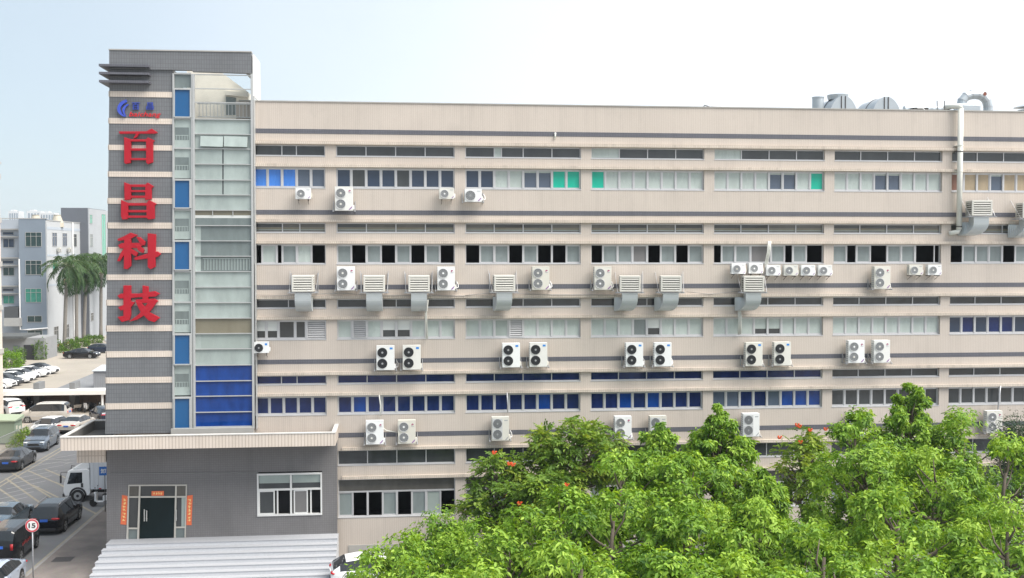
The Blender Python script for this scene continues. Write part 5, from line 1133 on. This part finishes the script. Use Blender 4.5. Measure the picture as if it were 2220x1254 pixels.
# ------------------------------------------------------------------ foliage
def leaf_mat(name, dark, mid, bright, trans=.32, rough=.52, spec=.32):
    m = bpy.data.materials.new(name); m.use_nodes = True; t = m.node_tree; p = t.nodes['Principled BSDF']; L = t.links.new
    a = t.nodes.new('ShaderNodeAttribute'); a.attribute_name = 'tint'
    r = t.nodes.new('ShaderNodeValToRGB'); r.color_ramp.elements[0].color = dark+(1,); r.color_ramp.elements[1].color = bright+(1,); e = r.color_ramp.elements.new(.5); e.color = mid+(1,)
    L(a.outputs['Fac'], r.inputs[0]); L(r.outputs[0], p.inputs['Base Color']); p.inputs['Roughness'].default_value = rough; p.inputs['Specular IOR Level'].default_value = spec
    tr = t.nodes.new('ShaderNodeBsdfTranslucent'); g = t.nodes.new('ShaderNodeMixRGB'); g.blend_type = 'MULTIPLY'; g.inputs[0].default_value = 1; g.inputs[2].default_value = (1.5,1.35,.55,1); L(r.outputs[0], g.inputs[1]); L(g.outputs[0], tr.inputs[0])
    mx = t.nodes.new('ShaderNodeMixShader'); mx.inputs[0].default_value = trans; L(p.outputs[0], mx.inputs[1]); L(tr.outputs[0], mx.inputs[2]); L(mx.outputs[0], t.nodes['Material Output'].inputs[0])
    return m
M_leafA = leaf_mat('broad_leaf', (.030,.088,.010), (.150,.290,.022), (.34,.50,.07), .32)
M_leafS = leaf_mat('feather_leaf', (.038,.088,.014), (.135,.245,.028), (.33,.41,.06))
M_leafD = leaf_mat('dark_needle', (.018,.045,.022), (.032,.075,.032), (.06,.11,.04), .15)
M_leafP = leaf_mat('palm_leaf', (.018,.055,.016), (.050,.110,.028), (.13,.20,.06), .25, .45)
M_bark = mat('bark', (.115,.092,.072), .9, 0, .3, 5, bump=.5)
def nrm(a): return a/np.maximum(np.linalg.norm(a, axis=-1, keepdims=True), 1e-9)
def leaf_object(name, P, D, N, ln, wd, tint, m, parent, droop=.25):
    """n leaves: two folded quads each, base P, direction D, face normal N"""
    n = len(P); D = nrm(D); S = nrm(np.cross(D, N)); N = np.cross(S, D); ln = ln[:,None]; wd = wd[:,None]; dr = np.array([0,0,-1.0])*ln*droop
    V = np.empty((n,6,3)); V[:,0] = P; V[:,3] = P+D*ln+dr
    for k, (f, s, dz_) in {1:(.30,1,.25),2:(.70,.82,.6),4:(.70,-.82,.6),5:(.30,-1,.25)}.items(): V[:,k] = P+D*ln*f+S*wd*s*.5+N*wd*.16+dr*dz_*.6
    o = np.arange(n)[:,None]*6
    F = np.concatenate([o+np.array([[0,1,2,3]]), o+np.array([[0,3,4,5]])], 1).reshape(-1,4)
    me = bpy.data.meshes.new(name); me.vertices.add(n*6); me.vertices.foreach_set('co', V.astype(np.float32).ravel())
    me.loops.add(len(F)*4); me.loops.foreach_set('vertex_index', F.astype(np.int32).ravel()); me.polygons.add(len(F)); me.polygons.foreach_set('loop_start', np.arange(0, len(F)*4, 4, dtype=np.int32))
    me.materials.append(m); at = me.attributes.new('tint', 'FLOAT', 'FACE'); at.data.foreach_set('value', np.repeat(np.clip(tint,0,1), 2).astype(np.float32)); me.update(calc_edges=True)
    ob = bpy.data.objects.new(name, me); C.objects.link(ob); ob.parent = parent; return ob
def crown_clumps(rg, n, H, Rm, depth, shape):
    """clump centres (relative to the trunk foot) filling an uneven crown"""
    out = []
    while len(out) < n:
        h = rg.random()
        if shape == 'pointed': env = Rm*(1-h)**.8*(.6+.4*min(1, h/.12)) + .35
        elif shape == 'umbrella': env = Rm*math.sqrt(max(0, 1-((h-.25)/.78)**2)) if h > .25 else Rm*(.45+.55*h/.25)
        else: env = Rm*math.sqrt(max(.02, 1-((h-.42)/.60)**2))
        if rg.random() > (env/Rm)**1.1+.15: continue
        a = rg.random()*2*math.pi; rr = env*math.sqrt(.25+.75*rg.random())
        out.append((rr*math.cos(a), rr*math.sin(a), H-depth+h*depth-.35))
    if shape == 'pointed':
        for i in range(30):
            h = .40+.55*i/30; env = Rm*(1-h)**.75+.02; a = i*2.4; u = .25+.6*rg.random(); out.append((env*u*math.cos(a), env*u*math.sin(a), H-depth+h*depth-.25))
    out.append((rg.normal()*.1, rg.normal()*.1, H-.32)); return np.array(out)
def tree_wood(rg, H, depth, cl, parent, r0=.16, lean=0, every=1):
    b = MB(); top = H-depth*.25
    tp = [Vector((lean*z/H + .10*math.sin(z*1.3+r0*40), .08*math.cos(z*1.7), z)) for z in np.linspace(0, top, 8)]
    b.tube(tp, list(np.linspace(r0, r0*.22, 8)), 8)
    for c in cl[::every]:
        c = Vector(c); zs = max(H-depth-.8, min(top-.2, c.z-.9-.3*rg.random())); i = min(6, int(zs/top*7)); s = tp[i].lerp(tp[i+1], (zs/top*7)-i)
        mid = s.lerp(c, .5)+Vector((rg.normal()*.15, rg.normal()*.15, -.12)); b.tube([s, mid, c], [.055, .035, .012], 5)
    return b.build('trunk', M_bark, parent, True)
def broad_tree(px, py, Y, Rm, depth, shape, label, seed, n=34, whorls=26, leaf=.27, group='broad-leaved trees in front of the factory', bright=0.0, base_tint=.52, name='broadleaf_tree', xoff=0):
    rg = np.random.default_rng(seed); q = onY(px, py, Y); H = q.z; t = thing(name, label, 'tree', (q.x, Y, 0), 0, group)
    cl = crown_clumps(rg, n, H, Rm, depth, shape); Pw, Aw, Tw = [], [], []
    for c in cl:
        cr = rg.uniform(.42, .85)*(1 if shape != 'pointed' else min(1, .10+1.9*(H-c[2])/depth)); ct = base_tint + bright + rg.normal()*.12
        d = nrm(rg.normal(size=(whorls,3)) + np.array([0,0,.55]) + .5*nrm(np.array([[c[0], c[1], 0.0]]))); rad = cr*rg.uniform(.55, 1.05, (whorls,1))
        Pw.append(c + d*rad*np.array([1.15,1.15,.8])); Aw.append(nrm(d + np.array([0,0,.55]) + rg.normal(size=(whorls,3))*.25)); Tw.append(ct + rg.normal(size=whorls)*.15)
    Pw, Aw, Tw = np.concatenate(Pw), np.concatenate(Aw), np.concatenate(Tw)
    k = 8; n_ = len(Pw); U = nrm(np.cross(Aw, rg.normal(size=(n_,3)))); W = np.cross(Aw, U)
    th = (np.arange(k)[None,:]*2.4 + rg.uniform(0, 6.28, (n_,1))); ph = rg.uniform(.75, 1.75, (n_,k))
    rad = U[:,None]*np.cos(th)[...,None] + W[:,None]*np.sin(th)[...,None]
    D = Aw[:,None]*np.cos(ph)[...,None] + rad*np.sin(ph)[...,None]; N = Aw[:,None]*np.sin(ph)[...,None] - rad*np.cos(ph)[...,None]
    P = Pw[:,None] + D*.03 + Aw[:,None]*rg.uniform(-.24,.04,(n_,k,1)); ln = leaf*rg.uniform(.5, 1.2, (n_,k)); ti = Tw[:,None] + rg.normal(size=(n_,k))*.13 + .12*(ph < 1.0)
    ti[rg.random(ti.shape) < .035] = 1.0  # scattered leaves coloured palest, as painted highlights
    D = D + np.array([0,0,-.30]) + rg.normal(size=D.shape)*.18
    leaf_object('crown', P.reshape(-1,3), D.reshape(-1,3), N.reshape(-1,3) + rg.normal(size=(n_*k,3))*.2, ln.ravel(), ln.ravel()*rg.uniform(.34,.44), ti.ravel(), M_leafA, t)
    tree_wood(rg, H, depth, cl, t, .13+.012*H); return t
M_flower = mat('orange_flower', (.60,.085,.02), .6, 0, .15, 6)
def feather_tree(px, py, Y, Rm, depth, label, seed, flowers=(), n=30, twigs=13, tint=.42, shape='umbrella', group='orange-flowered trees by the facade'):
    rg = np.random.default_rng(seed); q = onY(px, py, Y); H = q.z; t = thing('tulip_tree', label, 'tree', (q.x, Y, 0), 0, group)
    cl = crown_clumps(rg, n, H, Rm, depth, shape); PP, DD, NN, TT, LL = [], [], [], [], []
    for c in cl:
        ct = tint + rg.normal()*.15; cr = rg.uniform(.3, .6)
        for _ in range(twigs):
            d = nrm(rg.normal(size=3)+np.array([0,0,.5])); o = c + d*cr*rg.uniform(.3,1); f = nrm(d*np.array([1,1,.3])+rg.normal(size=3)*.3); s = nrm(np.cross(f, np.array([0,0,1.0])+rg.normal(size=3)*.2)); nn = np.cross(s, f); Ln = rg.uniform(.35,.6); tt = ct + rg.normal()*.1
            for i in range(9):
                u = (i//2+.6)/5; sd = 1 if i % 2 else -1
                if i == 8: sd, u = 0, 1.0
                PP.append(o + f*Ln*u + np.array([0,0,-.16*u*u])); DD.append(s*sd + f*(.55 if sd else 1.2) + np.array([0,0,-.25])); NN.append(nn + rg.normal(size=3)*.25); TT.append(tt + rg.normal()*.06); LL.append(rg.uniform(.15,.23))
    LL = np.array(LL); leaf_object('crown', np.array(PP), np.array(DD), np.array(NN), LL, LL*.45, np.array(TT), M_leafS, t)
    tree_wood(rg, H, depth, cl, t, .12)
    for fx, fy in flowers:
        v = onY(fx, fy, Y-Rm*.55)-Vector((q.x, Y, 0)); b = MB()
        for k in range(9): a = k*2.4; b.ico((v.x+.10*math.cos(a)*(.4+.09*k), v.y+.1*math.sin(a), v.z+.06*math.sin(k*1.7)), .055, 0, (1,1,.9), 6)
        b.build('flower', M_flower, t)
    return t
BT = [ # px, py of the tip, Y, radius, crown depth, shape, label, clumps
 (1557,866,-12.0,3.3,7.0,'pointed','broad-leaved tree with a narrow pointed top, left of the square-grilled air conditioner above it',74),
 (1973,822,-12.5,3.9,7.8,'pointed','tallest broad-leaved tree, its pointed top reaching the charcoal windows',84),
 (1850,893,-13.0,2.0,5.0,'round','round-topped broad-leaved tree just left of the tallest pointed one',30),
 (2088,893,-13.5,2.1,5.4,'round','round-topped broad-leaved tree just right of the tallest pointed one',32),
 (1432,908,-12.5,2.2,5.0,'pointed','broad-leaved tree with a ragged tip half hiding an air conditioner',26),
 (1345,978,-17.0,2.3,4.8,'round','broad-leaved tree in front of the spreading feathery tree',34),
 (1490,985,-16.5,2.4,5.0,'round','broad-leaved tree at the left foot of the narrow pointed one',34),
 (1660,1010,-17.0,2.0,4.8,'pointed','broad-leaved tree sloping down right of the narrow pointed one',28),
 (2180,950,-17.0,2.4,5.0,'round','broad-leaved tree in front of the dark conifer at the right edge',34),
 (2030,970,-17.5,2.5,5.4,'round','broad-leaved tree below and right of the tallest pointed one',34),
 (1880,965,-17.0,2.1,5.0,'round','broad-leaved tree right of the gap with the thin orange-flowered tree',30),
 (955,1108,-12.0,1.7,3.0,'round','small bushy tree beside the pale base wall of the factory',30),
 (1045,1130,-15.0,1.6,3.2,'round','small bushy tree below the leftmost orange flowers',26),
 (862,1168,-16.0,1.9,3.0,'round','leftmost broad-leaved tree, hanging over the white sloping car',30),
 (1215,1070,-20.0,2.2,4.0,'round','broad-leaved tree below the lone orange flower in the middle',34),
 (1100,1165,-21.0,2.0,3.4,'round','broad-leaved tree with light whorls near the bottom, left of the middle',30),
 (1330,1065,-22.5,2.2,4.2,'round','large-leaved tree in the second row, under the tree before the feathery crown',34),
 (1500,1075,-23.0,2.2,4.2,'round','large-leaved tree in the second row, below the narrow pointed one',34),
 (1650,1095,-23.5,2.0,4.0,'round','large-leaved tree in the second row, below the gap with pale ground',30),
 (1950,1060,-23.5,2.2,4.4,'round','large-leaved tree with a bare trunk to its right, below the tallest pointed one',34),
 (2190,1085,-24.0,2.2,4.4,'round','large-leaved tree in the second row at the right edge',34),
 (905,1218,-22.0,1.6,2.6,'round','front tree at the bottom edge, nearest the white sloping car',24),
 (1060,1222,-26.5,1.7,2.8,'round','front tree at the bottom edge, second from the left',26),
 (1260,1175,-28.0,1.9,3.2,'round','front tree at the bottom edge, third from the left',28),
 (1440,1190,-28.0,1.8,3.0,'round','front tree at the bottom edge, in the middle of the row',28),
 (1610,1200,-28.0,1.8,3.0,'round','front tree at the bottom edge, below the gap with pale ground',28),
 (1790,1150,-27.0,2.0,3.4,'round','front tree at the bottom edge, third from the right',30),
 (1960,1190,-28.0,1.8,3.0,'round','front tree at the bottom edge, second from the right',28),
 (2130,1195,-28.0,1.9,3.2,'round','front tree at the bottom edge, at the right corner',28)]
for i, (px, py, Y, Rm, dp_, sh, lab, n) in enumerate(BT):
    broad_tree(px, py, Y, Rm, dp_, sh, lab, 100+i, n, 34, .205)
feather_tree(1080,985,-4.6,2.1,3.6,'orange-flowered tree with drooping arms beside the ground floor windows, leftmost of its kind',11,[(1071,982),(1112,1008),(1104,1006),(1093,1076),(1094,1092)],44,20,.44)
feather_tree(1250,905,-4.2,2.6,3.0,'wide spreading feathery tree below two square-grilled air conditioners',12,[],62,24,.42)
feather_tree(1185,1030,-7.0,1.9,2.6,'low feathery tree with one orange flower between the spreading one and the broad-leaved trees',13,[(1228,1052),(1126,1092)],40,20,.44)
feather_tree(1738,925,-4.4,1.55,3.4,'thin yellowish orange-flowered tree in the gap right of the narrow pointed tree',14,[(1728,922),(1733,925),(1756,933),(1690,949),(1735,959),(1790,931)],30,17,.6)
# dark conifer at the right edge
rg = np.random.default_rng(5); q = onY(2212, 900, -4.0); t = thing('conifer', 'dark bluish conifer cut by the right edge of the photo', 'tree', (q.x, -4.0, 0)); cl = crown_clumps(rg, 60, q.z, 2.0, 5.5, 'pointed'); PP = []; 
for c in cl: PP.append(c + rg.normal(size=(150,3))*.32)
PP = np.concatenate(PP); DD = nrm(PP*np.array([1,1,0]))+rg.normal(size=PP.shape)*.5+np.array([0,0,.3]); leaf_object('crown', PP, DD, rg.normal(size=PP.shape), rg.uniform(.12,.2,len(PP)), np.full(len(PP),.035), .45+rg.normal(size=len(PP))*.2, M_leafD, t); tree_wood(rg, q.z, 5.5, cl, t, .14)
# bushes by the gatehouse and along the palms
def bush(name, loc, rx, ry, h, n, leaf, lab, seed, m, tint=.4, group=None, cat='bush'):
    rg = np.random.default_rng(seed); t = thing(name, lab, cat, loc, 0, group); d = nrm(rg.normal(size=(n,3))); d[:,2] = np.abs(d[:,2]); bump = 1+.22*np.sin(d[:,0]*5+seed)*np.cos(d[:,1]*4)+.15*np.sin(d[:,2]*7+seed)
    P = d*np.array([rx,ry,h])*(bump*rg.uniform(.7,1.05,n))[:,None]; D = d+rg.normal(size=(n,3))*.6
    leaf_object('foliage', P, D, rg.normal(size=(n,3))+np.array([0,0,1]), leaf*rg.uniform(.7,1.3,n), leaf*.45*np.ones(n), tint+rg.normal(size=n)*.15, m, t)
    b = MB()
    for k in range(5): a = k*1.3; b.tube([(0,0,0),(rx*.4*math.cos(a),ry*.4*math.sin(a),h*.6)], [.05,.02], 5)
    b.build('stem', M_bark, t); return t
g_ = onG(22, 797); bush('bush', g_, 1.6, 1.4, 2.3, 1500, .28, 'round green bush in front of the gatehouse', 3, M_leafA, .45, 'bushes near the gatehouse')
g_ = onG(41, 790); bush('bush', g_, .9, .9, 2.6, 800, .25, 'darker slim bush left of the gatehouse door', 4, M_leafS, .25, 'bushes near the gatehouse')
g_ = onG(87, 780); bush('bush', g_, .9, .9, 3.6, 900, .28, 'climbing plant on the gatehouse corner', 5, M_leafS, .3, 'bushes near the gatehouse')
for i, (px, py, lab) in enumerate(((121,764,'low bush left of the nearest palm trunk'),(152,760,'low bush right of the nearest palm trunk'),(172,752,'low bush between the two middle palm trunks'),(202,744,'low bush left of the farthest palm trunk'))):
    g_ = onG(px, py); bush('bush', g_, 1.7, 1.6, 1.5, 900, .3, lab, 20+i, M_leafS, .2, 'low bushes under the palms')
g_ = onG(48, 962); bush('weeds', g_, .5, 2.6, 1.3, 900, .2, 'straggling weeds growing through the railing beside the green cabinet', 31, M_leafS, .55, None, 'weeds')
# royal palms
def palm_crown(seed, nf=20):
    rg = np.random.default_rng(seed); P, D, N, ln, ti = [], [], [], [], []
    rach = MB()
    for f in range(nf):
        a = f*2.399+rg.normal()*.15; el = 1.2-2.1*(f/nf)+rg.normal()*.08; Ln = rg.uniform(4.6,5.8); hd = np.array([math.cos(a), math.sin(a), 0]); p = np.zeros(3); e = el; pts = [p.copy()]; tt = .45-.25*(f/nf)+rg.normal()*.1
        for i in range(18):
            dvec = hd*math.cos(e)+np.array([0,0,math.sin(e)]); p = p+dvec*Ln/18; e -= .095; pts.append(p.copy()); sv = np.cross(dvec, np.array([0,0,1.0])); sv = sv/max(np.linalg.norm(sv),1e-6)
            if i < 2: continue
            for s in (1,-1):
                for q_ in range(2):
                    P.append(p+dvec*.1*q_); D.append(sv*s*.8+dvec*.55+np.array([0,0,-.55+.35*rg.normal()])); N.append(np.cross(sv,dvec)+rg.normal(size=3)*.3); ln.append((.95 if 3 < i < 14 else .6)*rg.uniform(.8,1.1)); ti.append(tt+rg.normal()*.08)
        rach.tube([tuple(x) for x in pts[::3]], [.05,.045,.04,.035,.025,.02,.012][:len(pts[::3])], 5)
    return [np.array(x) for x in (P,D,N,ln,ti)], rach
PALMS = [(145,572,126.5,139,'nearest palm, standing leftmost in front of the pale side wall'),(166,570,140,166,'second palm from the left, partly behind the nearest one'),(187,574,143.5,182,'third palm from the left with a leaning grey trunk'),(219,562,150,219,'farthest palm, beside the tower edge')]
for i, (px, py, Y, bx, lab) in enumerate(PALMS):
    q = onY(px, py, Y); t = thing('palm_tree', lab, 'palm', (onY(bx, 750, Y).x, Y, 0), 0, 'royal palms'); dx = q.x-t.location.x; zc = q.z-.3
    (P, D, N, ln, ti), rach = palm_crown(40+i); o = leaf_object('crown', P, D, N, ln*1.05, np.full(len(P), .10), ti, M_leafP, t, .3); o.location = (dx,0,zc)
    r = rach.build('rachis', mat('palm_rachis', (.10,.13,.05), .6, 0, .1), t); r.location = (dx,0,zc)
    b = MB(); b.tube([(dx*z/zc+.0, 0, z) for z in np.linspace(0, zc-2.2, 9)], [.36,.32,.29,.29,.30,.30,.28,.25,.22], 12); b.build('trunk', mat('palm_trunk', (.19,.175,.155), .9, 0, .25, 3, bump=.3), t, True)
    b = MB(); b.tube([(dx*z/zc, 0, z) for z in np.linspace(zc-2.2, zc+.1, 5)], [.22,.24,.2,.15,.08], 10); b.build('crownshaft', mat('crownshaft_green', (.10,.17,.06), .5, 0, .15), t, True)
    b = MB()
    for k in range(9): a = k*.7; b.tube([(dx,0,zc-2.1),(dx+.55*math.cos(a),.55*math.sin(a),zc-2.4),(dx+.6*math.cos(a),.6*math.sin(a),zc-3.2)], [.05,.04,.02], 5)
    b.build('flower_stalk', mat('dry_stalk', (.42,.33,.20), .8), t)
# ------------------------------------------------------------------ hazy air
HZB = MB(); HZB.box(-1690, 1690, -370, 1670, -1, 95)
hm = bpy.data.materials.new('haze'); hm.use_nodes = True; ht = hm.node_tree; ht.nodes.remove(ht.nodes['Principled BSDF']); hv = ht.nodes.new('ShaderNodeVolumePrincipled')
hv.inputs['Color'].default_value = (.80,.90,1,1); hv.inputs['Density'].default_value = .0002; hv.inputs['Anisotropy'].default_value = .2
ht.links.new(hv.outputs[0], ht.nodes['Material Output'].inputs['Volume'])
tag(HZB.build('haze', hm), None, None, None, 'stuff')
